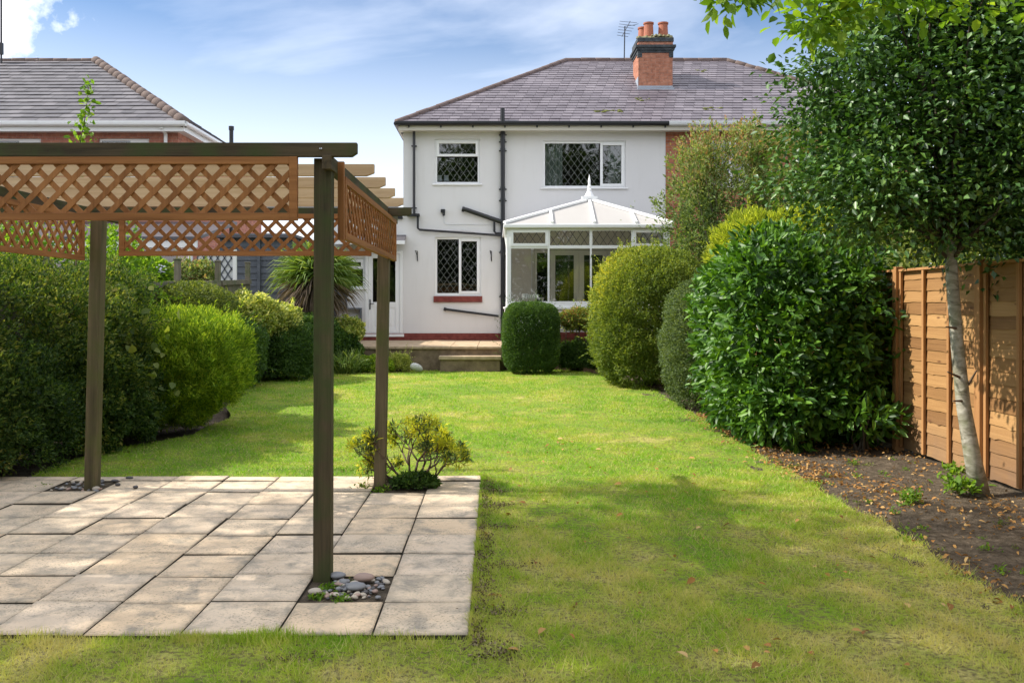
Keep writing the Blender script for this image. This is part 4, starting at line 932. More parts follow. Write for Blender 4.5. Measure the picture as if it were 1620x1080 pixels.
m = MB(); m.box(kx0 + .16, FR[0] - .03, WY - .025, WY - .005, TZ, Z(365, WY)); m.box(FR[1] + .03, kx1 - .16, WY - .025, WY - .005, TZ, Z(365, WY)); m.box(FR[0] - .03, FR[1] + .03, WY - .025, WY - .005, FR[3] + .002, Z(365, WY)); m.build('inner_wall', M['beige'], con)
ct = thing('side_table', (X(842, 21), 21, TZ + .08), 'small table with pale folded cloths inside the conservatory by the left panes', 'table')
m = MB(); q = P(840, 471, 21); m.box(q.x - .3, q.x + .3, 20.8, 21.2, q.z - .03, q.z); m.build('tabletop', M['cream'], ct)
for sx in (-.27, .25):
    m = MB(); m.box(q.x + sx, q.x + sx + .03, 20.82, 21.18, TZ + .08, q.z - .031); m.build('leg', M['cream'], ct)
cl = MB(); rs3 = random.Random(6)
for i in range(7): cx = q.x - .2 + i * .05; cl.box(cx, cx + .07, 20.9, 21.1, q.z + .001, q.z + rs3.uniform(.05, .11))
tag(cl.build('folded_cloth', M['upvc'], org=(q.x, 21, q.z)), 'pile of white folded cloths on the side table in the conservatory', 'cloth')
for i, (px, lab) in enumerate(((695, 'left one of two pale cards standing inside the small upstairs window'), (706, 'right one of two pale blue cards standing inside the small upstairs window'))):
    q = P(px, 286, WY + .2); m = MB(); m.box(q.x - .06, q.x + .06, q.y, q.y + .02, q.z - .02, q.z + .14); tag(m.build('card', M['petal'], org=(q.x, q.y, q.z)), lab, 'card')

# ------------------------------------------------------------------ left neighbour house
nb = thing('brick_house', (-12, 23, .3), 'red brick neighbouring house on the left with grey tiled hipped roof and white gutter', 'house')
NE = -7.94; NRX = X(152, RY); m = MB(); nrs = random.Random(9); NL = -22
ne = [(NL, YE, EZ), (NE, YE, EZ), (NE, BY, EZ), (NL, BY, EZ)]; nr1 = (NRX, RY, RZ); nr0 = (NL, RY, RZ)
roof_slates(m, ne[0], ne[1], nr0, nr1, 18, .33, nrs, .018, .03); roof_slates(m, ne[1], ne[2], nr1, nr1, 18, .33, nrs, .018, .03)
m.cur = .4; m.add([Vector(v) - Vector((0, 0, .03)) for v in (*ne, nr0, nr1)], [(0, 1, 5, 4), (1, 2, 5), (2, 3, 4, 5)])
nroof = m.build('roof', M['slate2'], nb, rnd=True)
m = MB(); tiles_along(m, nr0, nr1, .09, .42, nrs); tiles_along(m, nr1, ne[1], .15, .36, nrs); m.build('ridge_tiles', M['ridge_red'], nroof, smooth=True)
m = MB(); nw = [R4(-30, 65, 219, 285), R4(156, 236, 219, 285)]
wall_holes(m, NL + .4, -8.25, 0, wtop, WY, nw); m.quad((-8.25, WY, 0), (-8.25, BY - .4, 0), (-8.25, BY - .4, wtop), (-8.25, WY, wtop)); m.quad((NL + .4, BY - .4, 0), (NL + .4, BY - .4, wtop), (-8.25, BY - .4, wtop), (-8.25, BY - .4, 0)); m.build('wall', M['brick_pink'], nb)
m = MB(); m.quad((NL, 26.5, 0), (-8.3, 26.5, 0), (-8.3, 26.5, 6.2), (NL, 26.5, 6.2)); m.build('interior', M['curtain'], nb)
for q in nw: window(nb, q, [(0, .62, 0, 1, 0), (.64, 1, 0, 1, 1)], lead=None)
m = MB(); gutter(m, (NL, YE - .04, EZ - .05), (NE + .03, YE - .04, EZ - .05), .065); gutter(m, (NE + .03, YE - .04, EZ - .05), (NE + .03, BY, EZ - .05), .065); m.tube([P(255, 201, YE), P(256, 206, YE + .1), P(262, 212, WY - .09), P(262, 330, WY - .09)], .045, 10); m.build('gutter', M['upvc'], nb)
m = MB(); m.box(NL, NE - .03, YE + .03, YE + .055, EZ - .23, EZ - .03); m.box(NE - .055, NE - .03, YE + .056, BY, EZ - .23, EZ - .03); m.box(NL, NE - .056, YE + .056, WY + .02, EZ - .2, EZ - .18); m.box(-8.26, NE - .056, WY + .021, BY, EZ - .2, EZ - .18); m.build('fascia', M['upvc'], nb)
# lean-to on its back
lt = thing('lean_to', (-9, 20, .3), 'white framed lean-to extension on the back of the left brick house, seen through the lattice', 'extension')
m = MB(); zt1 = Z(372, 20); m.add([(-14, 19.9, zt1 - .12), (-6.7, 19.9, zt1 - .12), (-6.7, 22.95, zt1 + .5), (-14, 22.95, zt1 + .5), (-14, 19.9, zt1 - .04), (-6.7, 19.9, zt1 - .04), (-6.7, 22.95, zt1 + .58), (-14, 22.95, zt1 + .58)], [(0, 3, 2, 1), (4, 5, 6, 7), (0, 1, 5, 4), (1, 2, 6, 5), (3, 0, 4, 7)]); m.build('roof', M['slate2'], lt)
m = MB(); m.box(-14, -6.72, 19.93, 19.97, Z(392, 20), zt1 - .125)
for x in (-13.5, -12.2, -10.9, -9.6, -8.3, -6.95): m.box(x, x + .09, 19.98, 20.07, .2, Z(392, 20) + .05)
m.box(-13.9, -6.9, 19.99, 20.06, 1.3, 1.38); m.build('frame', M['upvc'], lt)
m = MB(); m.quad((-14, 20.03, 1.38), (-6.9, 20.03, 1.38), (-6.9, 20.03, zt1 - .2), (-14, 20.03, zt1 - .2)); m.build('pane', M['glass'], lt)
m = MB(); m.box(-14, -6.9, 20.08, 20.2, 0, 1.3); m.build('dwarf_wall', M['brick_pink'], lt)
# flue and mast
q = P(366, 230, 24); m = MB(); m.tube([(q.x, 24, 3.0), (q.x, 24, Z(203, 24))], .055, 10); m.tube([(q.x, 24, Z(206, 24)), (q.x, 24, Z(200, 24))], .07, 10); tag(m.build('flue_pipe', M['black'], org=(q.x, 24, 3.0)), 'black upright flue pipe between the two houses', 'pipe')
q = P(2, 100, 26.8); m = MB(); m.tube([(q.x, 26.8, RZ - .2), (q.x, 26.8, 11.2)], .03, 6); m.box(q.x - .05, q.x + .05, 26.75, 26.85, RZ + .1, RZ + .45); m.tube([(q.x - .5, 26.8, 11.1), (q.x + .12, 26.8, 11.2)], .012, 5); tag(m.build('mast', M['black'], org=(q.x, 26.8, RZ)), 'dark aerial mast at the left edge on the neighbouring roof', 'mast')
m = MB(); m.quad
# grey shed
sh = thing('garden_shed', (-5.5, 20.6, .3), 'dark grey boarded shed behind the spiky palm-like cordyline', 'shed')
m = MB(); rs4 = random.Random(8); z = .2
while z < 3.05:
    m.add([(-6.35, 20.45, z), (-4.62, 20.45, z), (-4.62, 20.475, z + .17), (-6.35, 20.475, z + .17), (-6.35, 20.50, z), (-4.62, 20.50, z)], [(0, 1, 2, 3), (4, 5, 1, 0)]); z += .15
m.box(-6.35, -4.62, 20.51, 22.4, .1, 3.1); m.build('wall', M['grey_wood'], sh)
m = MB(); m.box(-6.45, -4.55, 20.3, 22.5, 3.11, 3.17); m.build('roof', M['slate2'], sh)
for x in (-6.36, -5.5, -4.68): m = MB(); m.box(x, x + .07, 20.40, 20.449, .1, 3.1); m.build('corner_board', M['grey_wood'], sh)
# trellis and white post by the boundary
tl = thing('trellis', (X(340, 18), 18, .5), 'pale trellis panel with dark diamond grid beyond the boundary fence', 'trellis')
m = MB(); a, c, d, e_ = X(312, 18), X(368, 18), 1.2, Z(403, 18); m.box(a, c, 18.0, 18.02, d, e_); m.build('backing', M['upvc_grey'], tl)
m = MB(); strips_clip(m, a, c, d, e_, .14, .22, 17.985, .022); m.build('diamond_grid', M['grey_wood'], tl)
m = MB(); m.box(c + .01, c + .08, 17.97, 18.03, .5, Z(395, 18)); m.build('post', M['upvc'], tl)

# ------------------------------------------------------------------ fences
fx = 4.32
fn = thing('wooden_fence', (fx, 10, 0), 'orange timber lap panel fence along the right side of the garden', 'fence')
def lap_panel(y0, y1, z0, z1, seed):
    rp = random.Random(seed); mb = MB(); n = int((z1 - z0) / .118); ns = 26
    for k in range(n + 1):
        zb_ = z0 + k * .118; ph = [rp.uniform(0, 6) for _ in range(4)]; vs = []
        for i in range(ns + 1):
            y = y0 + (y1 - y0) * i / ns; dz = .003 * math.sin(y * 5 + ph[0]) + .0025 * math.sin(y * 12 + ph[1]) + .0015 * math.sin(y * 33 + ph[2]) - (.012 if rp.random() < .04 else 0)
            zt_ = min(zb_ + .15, z1 - .01)
            vs += [(fx - .011 + .0015 * math.sin(y * 9 + ph[3]), y, zb_ + dz), (fx + .001, y, zt_), (fx - .004, y, zb_ + dz)]
        fs = []
        for i in range(ns): a = i * 3; fs += [(a, a + 1, a + 4, a + 3), (a + 2, a, a + 3, a + 5)]
        mb.cur = rp.random(); mb.add(vs, fs)
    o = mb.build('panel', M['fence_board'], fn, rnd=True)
    f2 = MB()
    for t in (0, .333, .667, 1): y = y0 + (y1 - y0 - .04) * t; f2.box(fx - .045, fx - .019, y, y + .04, z0 + .01, z1 - .012)
    f2.box(fx - .05, fx + .03, y0, y1, z1 - .01, z1 + .015); f2.build('batten', M['fen_z'], o, bevel=.002)
b = NB('fence board orange timber')
g = b.noise(1, 6, .65, b.map((30, 1.0, 34)), .8)
c = b.ramp(b.math('ADD', b.math('MULTIPLY', g, .55), b.math('MULTIPLY', b.attr(), .45)), [(.2, (.18, .088, .032)), (.5, (.31, .165, .062)), (.8, (.45, .26, .105))])
kn = b.n('TexVoronoi'); kn.inputs['Scale'].default_value = 1.0; b.l(b.map((4, 2.6, 8.4)), kn.inputs['Vector'])
c = b.mix(b.ramp(kn.outputs['Distance'], [(.05, (.9, .9, .9)), (.13, (0, 0, 0))]), c, (.12, .05, .02))
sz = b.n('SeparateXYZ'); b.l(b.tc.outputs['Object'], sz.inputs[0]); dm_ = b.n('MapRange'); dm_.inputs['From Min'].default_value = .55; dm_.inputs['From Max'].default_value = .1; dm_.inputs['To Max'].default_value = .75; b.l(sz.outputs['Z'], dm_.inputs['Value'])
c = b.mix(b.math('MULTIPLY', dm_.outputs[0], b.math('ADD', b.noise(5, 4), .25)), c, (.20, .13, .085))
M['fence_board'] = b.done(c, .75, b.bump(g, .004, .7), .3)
py = 7.81 - 1.62 * 3; k = 0
while py < 19.6:
    m = MB(); z0_ = float(gz(0, py)); m.box(fx - .075, fx + .015, py - .045, py + .045, -.2, 1.97 + z0_); m.build('post', M['fen_z'], fn, bevel=.004)
    lap_panel(py + .05, py + 1.57, .06 + z0_, 1.93 + z0_, k); k += 1; py += 1.62
bf = thing('boundary_fence', (-5.25, 14, .1), 'low weathered grey timber fence with square posts along the left boundary', 'fence')
for i, yy in enumerate((6.2, 8.3, 10.3, 12.4, 14.5, 16.6, 18.6)):
    zt_ = 1.57 + .66 + (yy - 12.4) * .034; m = MB(); m.box(-5.255, -5.165, yy - .045, yy + .045, 0, zt_); m.box(-5.265, -5.155, yy - .055, yy + .055, zt_ + .001, zt_ + .025); m.build('post', M['oldgrey'], bf, bevel=.006)
    if i < 6:
        z1_ = zt_ - .42; m = MB(); m.add([(-5.20, yy + .06, 0), (-5.20, yy + 2, 0), (-5.20, yy + 2, z1_ + .07), (-5.20, yy + .06, z1_), (-5.17, yy + .06, 0), (-5.17, yy + 2, 0), (-5.17, yy + 2, z1_ + .07), (-5.17, yy + .06, z1_)], [(0, 1, 2, 3), (7, 6, 5, 4), (3, 2, 6, 7)]); m.build('panel', M['oldgrey'], bf)
        m = MB(); m.bar((-5.16, yy + .06, z1_ + .03), (-5.16, yy + 2, z1_ + .1), .06, .09, (0, 0, 1)); m.build('rail', M['oldgrey'], bf)

exec_foliage = True
# ------------------------------------------------------------------ planting, left side
def E(px0, px1, py0, py1, Y, dy, p=2.4):
    """ellipsoid seen from the camera as the pixel box, at distance Y, with half depth dy"""
    x0, x1 = X(px0, Y), X(px1, Y); z0, z1 = Z(py1, Y), Z(py0, Y)
    return ((x0 + x1) / 2, Y, (z0 + z1) / 2), ((x1 - x0) / 2, dy, (z1 - z0) / 2), p
shrub('hedge_shrub', 'tall dark mixed shrub with bronze tips filling the left edge behind the pergola', 'shrub',
      [((-5.0, 9.6, .95), (1.05, 1.1, 1.12), 2.3), ((-4.65, 10.6, .95), (.75, .9, 1.05), 2.3), ((-5.5, 8.6, 1.0), (1.0, 1.0, 1.1), 2.3), ((-5.0, 7.9, .7), (.7, .7, .8), 2.2), ((-4.5, 9.7, .6), (.6, .7, .8), 2.2)], 95000, M['lf_brown'], .048, .020, .38, 300, .16, .5, inner=.15, tips=700, seed=21)
shrub('dark_shrub', 'low dark green shrub at the left edge of the paving', 'shrub',
      [((-4.72, 8.35, .5), (.62, .8, .68), 2.3), ((-5.2, 7.6, .5), (.7, .9, .6), 2.3)], 30000, M['lf_dark'], .042, .019, .26, 130, .13, .5, inner=.15, tips=260, seed=22)
shrub('privet_shrub', 'dark green shrub with trailing stems behind the back left pergola post', 'shrub',
      [((-4.45, 9.8, .50), (.62, .7, .62), 2.4)], 34000, M['lf_dark'], .048, .022, .26, 130, .14, .4, inner=.15, tips=260, seed=23)
shrub('lime_conifer', 'rounded bright lime green conifer shrub bulging over the left lawn edge', 'shrub',
      [((-3.80, 11.0, .88), (.68, .75, .60), 3.0), ((-4.45, 10.9, .82), (.68, .8, .66), 3.0), ((-4.0, 11.0, .42), (.52, .6, .34), 2.2)], 80000, M['lf_lime'], .060, .011, .18, 300, .10, .9, .7, inner=.15, tips=300, seed=24, base=(-3.95, 11.6), stems=16)
def bigleaf(rng):
    n = 260; x = np.stack([rng.normal(-4.25, .30, n), rng.normal(9.75, .15, n), rng.normal(.95, .35, n)], 1)
    return [leaf_arrays(x, rdirs(n, rng) + np.array([.2, -.5, -.2]), rdirs(n, rng) + np.array([0, -.8, .9]), rng.uniform(.07, .13, n), rng.uniform(.06, .10, n), rng, 'oval')]
shrub('bramble', 'broad leaved trailing bramble climbing through the hedge left of the lime conifer', 'climber', [((-4.35, 10.0, 1.0), (.35, .25, .75), 2)], 500, M['lf_olive'], .10, .085, .05, 20, .1, .2, .9, 'oval', seed=25, extra=bigleaf, stems=5, stem_r=.006)
shrub('low_hedge', 'flat topped clipped olive green hedge beyond the lime conifer', 'hedge', [((-4.95, 14.2, 1.25), (.68, .95, .66), 3.6)], 26000, M['lf_olive'], .045, .022, .07, 120, .05, .4, tips=40, seed=26)
shrub('variegated_shrub', 'pale green and cream leaved shrub behind the low hedge', 'shrub', [((-4.75, 16.8, 1.35), (.58, .6, .42), 2.3), ((-4.25, 17.4, 1.2), (.42, .5, .35), 2.2)], 11000, M['lf_var'], .075, .04, .16, 70, .10, .3, tips=30, seed=27)
shrub('green_shrub', 'mid green bushy shrub left of the front pergola post at the far lawn edge', 'shrub', [((-4.15, 17.4, .6), (.72, .7, .66), 2.2), ((-4.7, 15.9, .7), (.55, .8, .72), 2.2)], 30000, M['lf_box'], .05, .025, .15, 80, .08, .4, tips=40, seed=28)
shrub('dark_bush', 'dark green leafy bush under the cordyline', 'shrub', [((-4.0, 18.9, .75), (.75, .45, .62), 2.2), ((-3.3, 19.2, .5), (.4, .3, .42), 2.2)], 22000, M['lf_box'], .06, .03, .13, 60, .08, .4, seed=29)
shrub('hydrangea', 'leafy hydrangea with pale mophead flowers behind the boundary fence', 'shrub', [((-6.2, 15.2, 1.75), (.75, .6, .65), 2.2)], 9000, M['lf_bright'], .10, .07, .12, 40, .1, .2, seed=30)
hy = [o for o in COL.objects if o.name == 'hydrangea'][0]
m = MB(); rs5 = random.Random(1)
for i in range(16):
    cx, cy, cz = -6.2 + rs5.uniform(-.7, .7), 14.75 + rs5.uniform(-.15, .3), 2.1 + rs5.uniform(-.15, .25)
    for k in range(26):
        a = Vector((rs5.gauss(0, 1), rs5.gauss(0, 1), rs5.gauss(0, 1))).normalized() * .075; m.lathe((cx + a.x, cy + a.y, cz + a.z), [(.018, 0), (.02, .006), (.004, .01)], 5)
m.build('flower_head', M['petal'], hy)
shrub('rose_bush', 'thin leaved yellowing bush in front of the trellis', 'shrub', [((-5.75, 16.8, 2.0), (.5, .4, .42), 2.0)], 4200, M['lf_cotone'], .06, .035, .15, 30, .1, .3, tips=20, seed=31)
shrub('elder_shrub', 'loose bright leaved shrub seen behind the back left pergola post', 'shrub', [((-5.15, 11.9, 1.9), (.6, .6, .75), 2.0), ((-6.3, 11.5, 1.7), (.8, .6, 1.0), 2.0)], 7000, M['lf_bright'], .06, .035, .22, 50, .16, .3, tips=60, seed=32)
# climbing shoot
rng = np.random.default_rng(77)
cv = thing('climbing_shoot', P(131, 420, 8.6), 'single tall leafy climbing shoot rising above the pergola beam at the left', 'climber')
pts = [P(120, 420, 8.6), P(124, 330, 8.6), P(126, 230, 8.6), P(134, 190, 8.6), P(141, 130, 8.6)]
m = MB(); m.tube(pts, [.007, .006, .005, .004, .002], 6); m.build('stem', M['twig'], cv)
pp = []
for i in range(190):
    t = rng.random() ** .8; k = min(3, int(t * 4)); f = t * 4 - k; q = pts[k].lerp(pts[k + 1], f); s = .075 * (1 - t) + .02; pp.append((q.x + rng.normal(0, s), q.y + rng.normal(0, s), q.z + rng.normal(0, .03)))
pp = np.array(pp); n = len(pp)
link('foliage', fast_mesh('foliage', *leaf_arrays(pp, rdirs(n, rng) + np.array([0, 0, -.2]), rdirs(n, rng) + np.array([0, -1, .5]), rng.uniform(.04, .075, n), rng.uniform(.03, .055, n), rng, 'oval')), M['lf_bright'], cv)

# cordyline
cy_ = thing('cordyline', (-3.98, 19.6, .6), 'spiky cordyline palm with a brown skirt of dead leaves, in front of the shed', 'palm')
hd = np.array([X(500, 19.6), 19.6, Z(437, 19.6)]); rng = np.random.default_rng(3)
m = MB(); m.tube([(hd[0] - .35, 19.6, .4), (hd[0] - .2, 19.6, 1.2), tuple(hd)], [.11, .09, .08], 10); m.tube([(hd[0] - .33, 19.6, .6), (hd[0] - .5, 19.55, 1.2), (hd[0] - .42, 19.5, 1.7)], [.07, .06, .05], 8); m.build('trunk', M['bark'], cy_)
n = 1150; d = rdirs(n, rng); d[:, 2] = np.abs(d[:, 2]) * 1.1 - .12; d[:, 0] *= 1.2
link('crown', fast_mesh('crown', *leaf_arrays(hd + rng.normal(0, .05, (n, 3)), d, rdirs(n, rng) + d[:, [1, 0, 2]], rng.uniform(.7, 1.2, n), np.full(n, .036), rng, 'strap', .22)), M['lf_strap'], cy_)
n = 900; d = rdirs(n, rng); d[:, 2] = -np.abs(d[:, 2]) * 2.0 - .22
link('dead_skirt', fast_mesh('dead_skirt', *leaf_arrays(hd + rng.normal(0, .06, (n, 3)), d, rdirs(n, rng), rng.uniform(.65, 1.15, n), np.full(n, .032), rng, 'strap', .15)), M['lf_dead'], cy_)

def strap_clump(name, label, cat, x, y, n, L, mat, seed, W=.014, group=None):
    rng = np.random.default_rng(seed); z = float(gz(x, y)); o = thing(name, (x, y, z), label, cat, group)
    d = rdirs(n, rng); d[:, 2] = np.abs(d[:, 2]) + .8; p = np.array([x, y, z]) + rng.normal(0, 1, (n, 3)) * np.array([.10, .10, 0])
    link('leaves', fast_mesh('leaves', *leaf_arrays(p, d, rdirs(n, rng), rng.uniform(.5, 1, n) * L, np.full(n, W), rng, 'strap', .35)), mat, o)
strap_clump('iris_clump', 'arching green strap leaved clump between the two pergola posts near the terrace', 'plant', X(548, 18.6), 18.6, 420, .85, M['lf_strap'], 1)
strap_clump('grass_clump', 'smaller strap leaved clump right of the arching one by the terrace wall', 'plant', X(575, 18.9), 18.9, 200, .5, M['lf_strap'], 2)
shrub('flower_bush', 'small straggly bush in front of the grey wall shelf', 'shrub', [((X(553, 19.6), 19.35, 1.0), (.42, .15, .3), 2)], 2600, M['lf_var'], .06, .035, .1, 20, .08, seed=33)
shrub('lavender', 'pale grey low bush at the foot of the terrace wall left of the step', 'shrub', [((X(632, 19.1), 19.15, .28), (.26, .2, .26), 2)], 3400, M['lf_var'], .05, .012, .08, 20, .06, .9, seed=34, tips=20)
shrub('ground_plant', 'low bright green plant at the foot of the terrace near the back right pergola post', 'plant', [((X(590, 19), 18.95, .26), (.45, .25, .22), 2)], 4500, M['lf_lime'], .04, .025, .06, 20, .05, seed=35)
import bmesh
me = pmesh['cream'][0].copy(); me.materials.clear(); me.materials.append(plain('white rock', (.62, .62, .60), .8, .15, 20, bumpd=.02)); o = bpy.data.objects.new('rock', me); COL.objects.link(o); q = P(659, 581, 18.95); o.location = q; o.scale = (.11, .1, .15); o.rotation_euler = (.2, .4, .5); tag(o, 'white lump of rock on the grass edge left of the step', 'rock')

# ------------------------------------------------------------------ planting, right side
yb = 18.75
shrub('box_bush', 'clipped barrel shaped box bush beside the stone step', 'bush', [((X(840, yb), yb, .87), (.60, .56, .745), 4.0)], 46000, M['lf_box'], .030, .018, .035, 300, .045, .5, seed=41, tips=120)
shrub('nandina', 'small red and yellow leaved shrub between the box bush and the golden hedge', 'shrub', [((X(912, 19.2), 19.3, 1.25), (.42, .25, .26), 2)], 4200, M['lf_red'], .05, .028, .1, 30, .08, seed=42, tips=15)
shrub('dark_groundcover', 'dark leafy plant low against the conservatory base', 'plant', [((X(915, 19.3), 19.3, .42), (.5, .3, .38), 2)], 7000, M['lf_box'], .045, .028, .1, 30, .08, seed=43)
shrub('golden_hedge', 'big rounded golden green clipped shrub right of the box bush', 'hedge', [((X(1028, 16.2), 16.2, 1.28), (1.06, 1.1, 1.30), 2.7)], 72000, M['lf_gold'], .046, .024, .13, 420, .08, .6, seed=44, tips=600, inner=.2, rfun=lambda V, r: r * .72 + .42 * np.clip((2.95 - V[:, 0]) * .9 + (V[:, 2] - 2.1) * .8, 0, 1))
shrub('grey_bush', 'rounded grey green small leaved bush between golden hedge and laurel', 'bush', [((X(1116, 13.2), 13.2, .95), (.64, .8, 1.0), 2.5)], 44000, M['lf_grey'], .032, .018, .09, 260, .06, .5, seed=45, tips=120, inner=.2)
def sprays(rng): return []
shrub('laurel', 'large glossy laurel bush with broad dark leaves by the right fence', 'hedge',
      [((3.34, 10.3, 1.22), (.86, .95, 1.16), 3.4), ((3.9, 10.3, 1.15), (.66, .95, 1.1), 3.0), ((3.2, 11.4, 1.1), (.6, .8, 1.1), 2.6), ((3.35, 9.9, .5), (.7, .7, .5), 2.2)], 20000, M['lf_laurel'], .120, .050, .26, 150, .16, .05, .8, 'oval', seed=46, stems=12, curl=.2, tips=40, inner=.12)
shrub('laurel_shoots', 'low spreading laurel branches at the right foot of the laurel bush', 'shrub', [((3.9, 9.3, .42), (.36, .3, .26), 2.0)], 420, M['lf_laurel'], .13, .05, .12, 20, .10, .3, .8, 'oval', seed=47, stems=8, curl=.2, inner=0)
shrub('russet_shrub', 'tall wispy green and russet shrub in front of the brick half of the house', 'shrub',
      [E(1050, 1190, 215, 470, 17.6, .8, 2.1), E(1130, 1270, 203, 470, 17.8, .8, 2.3), E(1225, 1345, 203, 470, 18.0, .8, 2.3)], 33000, M['lf_cotone'], .085, .034, .65, 170, .42, .6, tips=1300, seed=48, base=(5.0, 17.7), stems=44, inner=0, rfun=lambda V, r: r * .80 + .36 * np.clip((V[:, 2] - 3.6) * .7, -.4, 1))
shrub('golden_conifer', 'feathery golden conifer top showing above the laurel', 'shrub', [((X(1205, 12.6), 12.6, 2.2), (.72, .7, .68), 2.3), ((X(1285, 12.4), 12.4, 2.2), (.72, .6, .72), 2.3)], 42000, M['lf_limey'], .085, .010, .16, 120, .08, .5, .6, tips=160, seed=49)

# holly tree
def limb_tree(name, label, trunk_pts, trunk_r, clump_list, leaf, mat, bark, seed, per=70, sig=.13, shape='kite', W=.6, limbs=40, start=.45, cat='tree', limb_r=.025, near=False):
    rng = np.random.default_rng(seed); rs_ = random.Random(seed)
    o = thing(name, trunk_pts[0], label, cat)
    m = MB(); m.tube(trunk_pts, trunk_r, 14); tr = m.build('trunk', M[bark], o, smooth=True)
    m = MB(); tp = [Vector(p) for p in trunk_pts]
    idx = rng.choice(len(clump_list), min(limbs, len(clump_list)), replace=False)
    for i in idx:
        c = Vector(clump_list[i]); t = rs_.uniform(start, .97) * (len(tp) - 1); k = min(int(t), len(tp) - 2); s = tp[k].lerp(tp[k + 1], t - k)
        if near: s = min((tp[q].lerp(tp[q + 1], f / 4) for q in range(1, len(tp) - 1) for f in range(5)), key=lambda v: (v - c).length)
        elif c.z < s.z: s = tp[k].lerp(tp[k + 1], max(0, t - k - .5))
        mid = s.lerp(c, .5) + Vector((rs_.uniform(-.12, .12), rs_.uniform(-.12, .12), rs_.uniform(0, .2)))
        q1 = s.lerp(mid, .5) + Vector((0, 0, .04)); m.tube([s, q1, mid, mid.lerp(c, .6) + Vector((0, 0, .03)), c], [limb_r, limb_r * .8, limb_r * .6, limb_r * .4, limb_r * .15], 6)
    m.build('branches', M[bark if bark != 'holly_bark' else 'bark'], o, smooth=True)
    C = np.array(clump_list); n = len(C) * per; cc = np.repeat(C, per, 0)
    sc = np.repeat(rng.uniform(.7, 1.4, len(C)), per)[:, None]
    off = rng.normal(size=(n, 3)) * np.array([sig, sig, sig * .6]) * sc
    pos = cc + off; d = unit(off) + .7 * rdirs(n, rng) + np.array([0, 0, -.1])
    parts = [leaf_arrays(pos, d, rdirs(n, rng) * .8 + np.array([0, 0, 1.0]), leaf * rng.uniform(.6, 1.25, n), leaf * W * rng.uniform(.7, 1.2, n), rng, shape)]
    V, Fc, rr = merge(parts); link('crown', fast_mesh('crown', V, Fc, rr), M[mat], o); return o
rng = np.random.default_rng(12)
def clumps_in(ells, n, rng, shell=.45):
    out = []; vol = np.array([e_[1][0] * e_[1][1] * e_[1][2] for e_ in ells]); vol /= vol.sum()
    for (c, r), v in zip(ells, vol):
        k = max(3, int(n * v)); u = rdirs(k, rng) * (rng.uniform(shell ** 3, 1, k) ** (1 / 3))[:, None]; out.append(np.array(c) + u * np.array(r))
    return np.concatenate(out)
tp = [P(1552, 786, 7.25), P(1538, 720, 7.25), P(1524, 640, 7.27), P(1514, 540, 7.3), P(1506, 440, 7.32), P(1503, 380, 7.35), P(1500, 280, 7.4), P(1497, 150, 7.45), P(1500, 20, 7.5)]
tp[0].z = -.02
hc = clumps_in([((3.85, 7.6, 3.35), (1.05, 1.0, 1.25)), ((3.3, 7.7, 2.85), (.85, .8, .72)), ((4.5, 7.5, 3.1), (.9, .9, .95)), ((4.3, 7.7, 4.4), (1.25, 1.1, 1.2)), ((3.1, 7.5, 3.5), (.62, .6, .6)), ((4.9, 7.4, 2.7), (.7, .7, .5)), ((3.65, 7.2, 2.35), (1.05, .6, .36)), ((4.7, 7.7, 2.25), (1.0, .7, .42)), ((2.9, 7.2, 2.5), (.5, .5, .38)), ((5.4, 8.2, 3.2), (.9, .9, 1.2)), ((3.0, 7.3, 2.6), (.55, .5, .45))], 1080, rng, .3)
hol = limb_tree('holly_tree', 'holly tree with smooth grey trunk and glossy dark crown beside the right fence', tp, [.078, .064, .055, .050, .047, .045, .040, .03, .015], hc, .066, 'lf_holly', 'holly_bark', 9, per=66, sig=.13, limbs=90, start=.55, limb_r=.018)
m = MB()
for (a, c) in (((1519, 597, 1498, 590)), ((1528, 610, 1541, 585)), ((1509, 520, 1495, 519)), ((1528, 655, 1510, 650)))if False else [((1519, 597), (1499, 588)), ((1532, 608), (1545, 586)), ((1512, 519), (1497, 517)), ((1524, 634), (1508, 634))]:
    m.tube([P(a[0], a[1], 7.25), P(c[0], c[1], 7.15)], [.012, .006], 6)
m.build('snag', M['twig'], hol)

# overhanging tree rooted behind the fence, off frame right, branches reaching over the top of the view
rng = np.random.default_rng(31)
def path_clumps(pts, n, s): 
    out = []
    for i in range(n):
        t = rng.random() * (len(pts) - 1); k = min(int(t), len(pts) - 2); q = Vector(pts[k]).lerp(Vector(pts[k + 1]), t - k); out.append((q.x + rng.normal(0, s), q.y + rng.normal(0, s), q.z + rng.normal(0, s)))
    return out
oc = path_clumps([P(1450, -60, 5.2), P(1330, 5, 5.2), P(1285, 28, 5.2)], 16, .05) + path_clumps([P(1330, -40, 5.0), P(1270, -50, 5.0), P(1180, -10, 5.0), P(1140, 5, 5.0)], 7, .025) + path_clumps([P(1700, 30, 5.4), P(1560, 10, 5.4), P(1420, -10, 5.3)], 7, .08) + path_clumps([P(1720, -80, 5.4), P(1500, -60, 5.4), P(1350, -90, 5.3)], 9, .10)
oc += [tuple(v) for v in clumps_in([((4.7, 4.5, 5.3), (2.1, 1.5, 1.3)), ((2.9, 4.7, 4.5), (1.0, .8, .45))], 150, rng, .2)]
ot = limb_tree('overhanging_tree', 'broad leaved tree whose bright green sprays hang down at the top right', [(5.6, 4.2, 0), (5.5, 4.2, 1.5), (5.3, 4.4, 2.8), (4.7, 4.8, 3.5), (3.6, 5.0, 3.8), (2.4, 5.1, 3.65)], [.13, .12, .10, .07, .04, .015], oc, .085, 'lf_bright', 'bark', 5, per=26, sig=.085, shape='oval', limbs=110, start=.5, limb_r=.012, near=True)

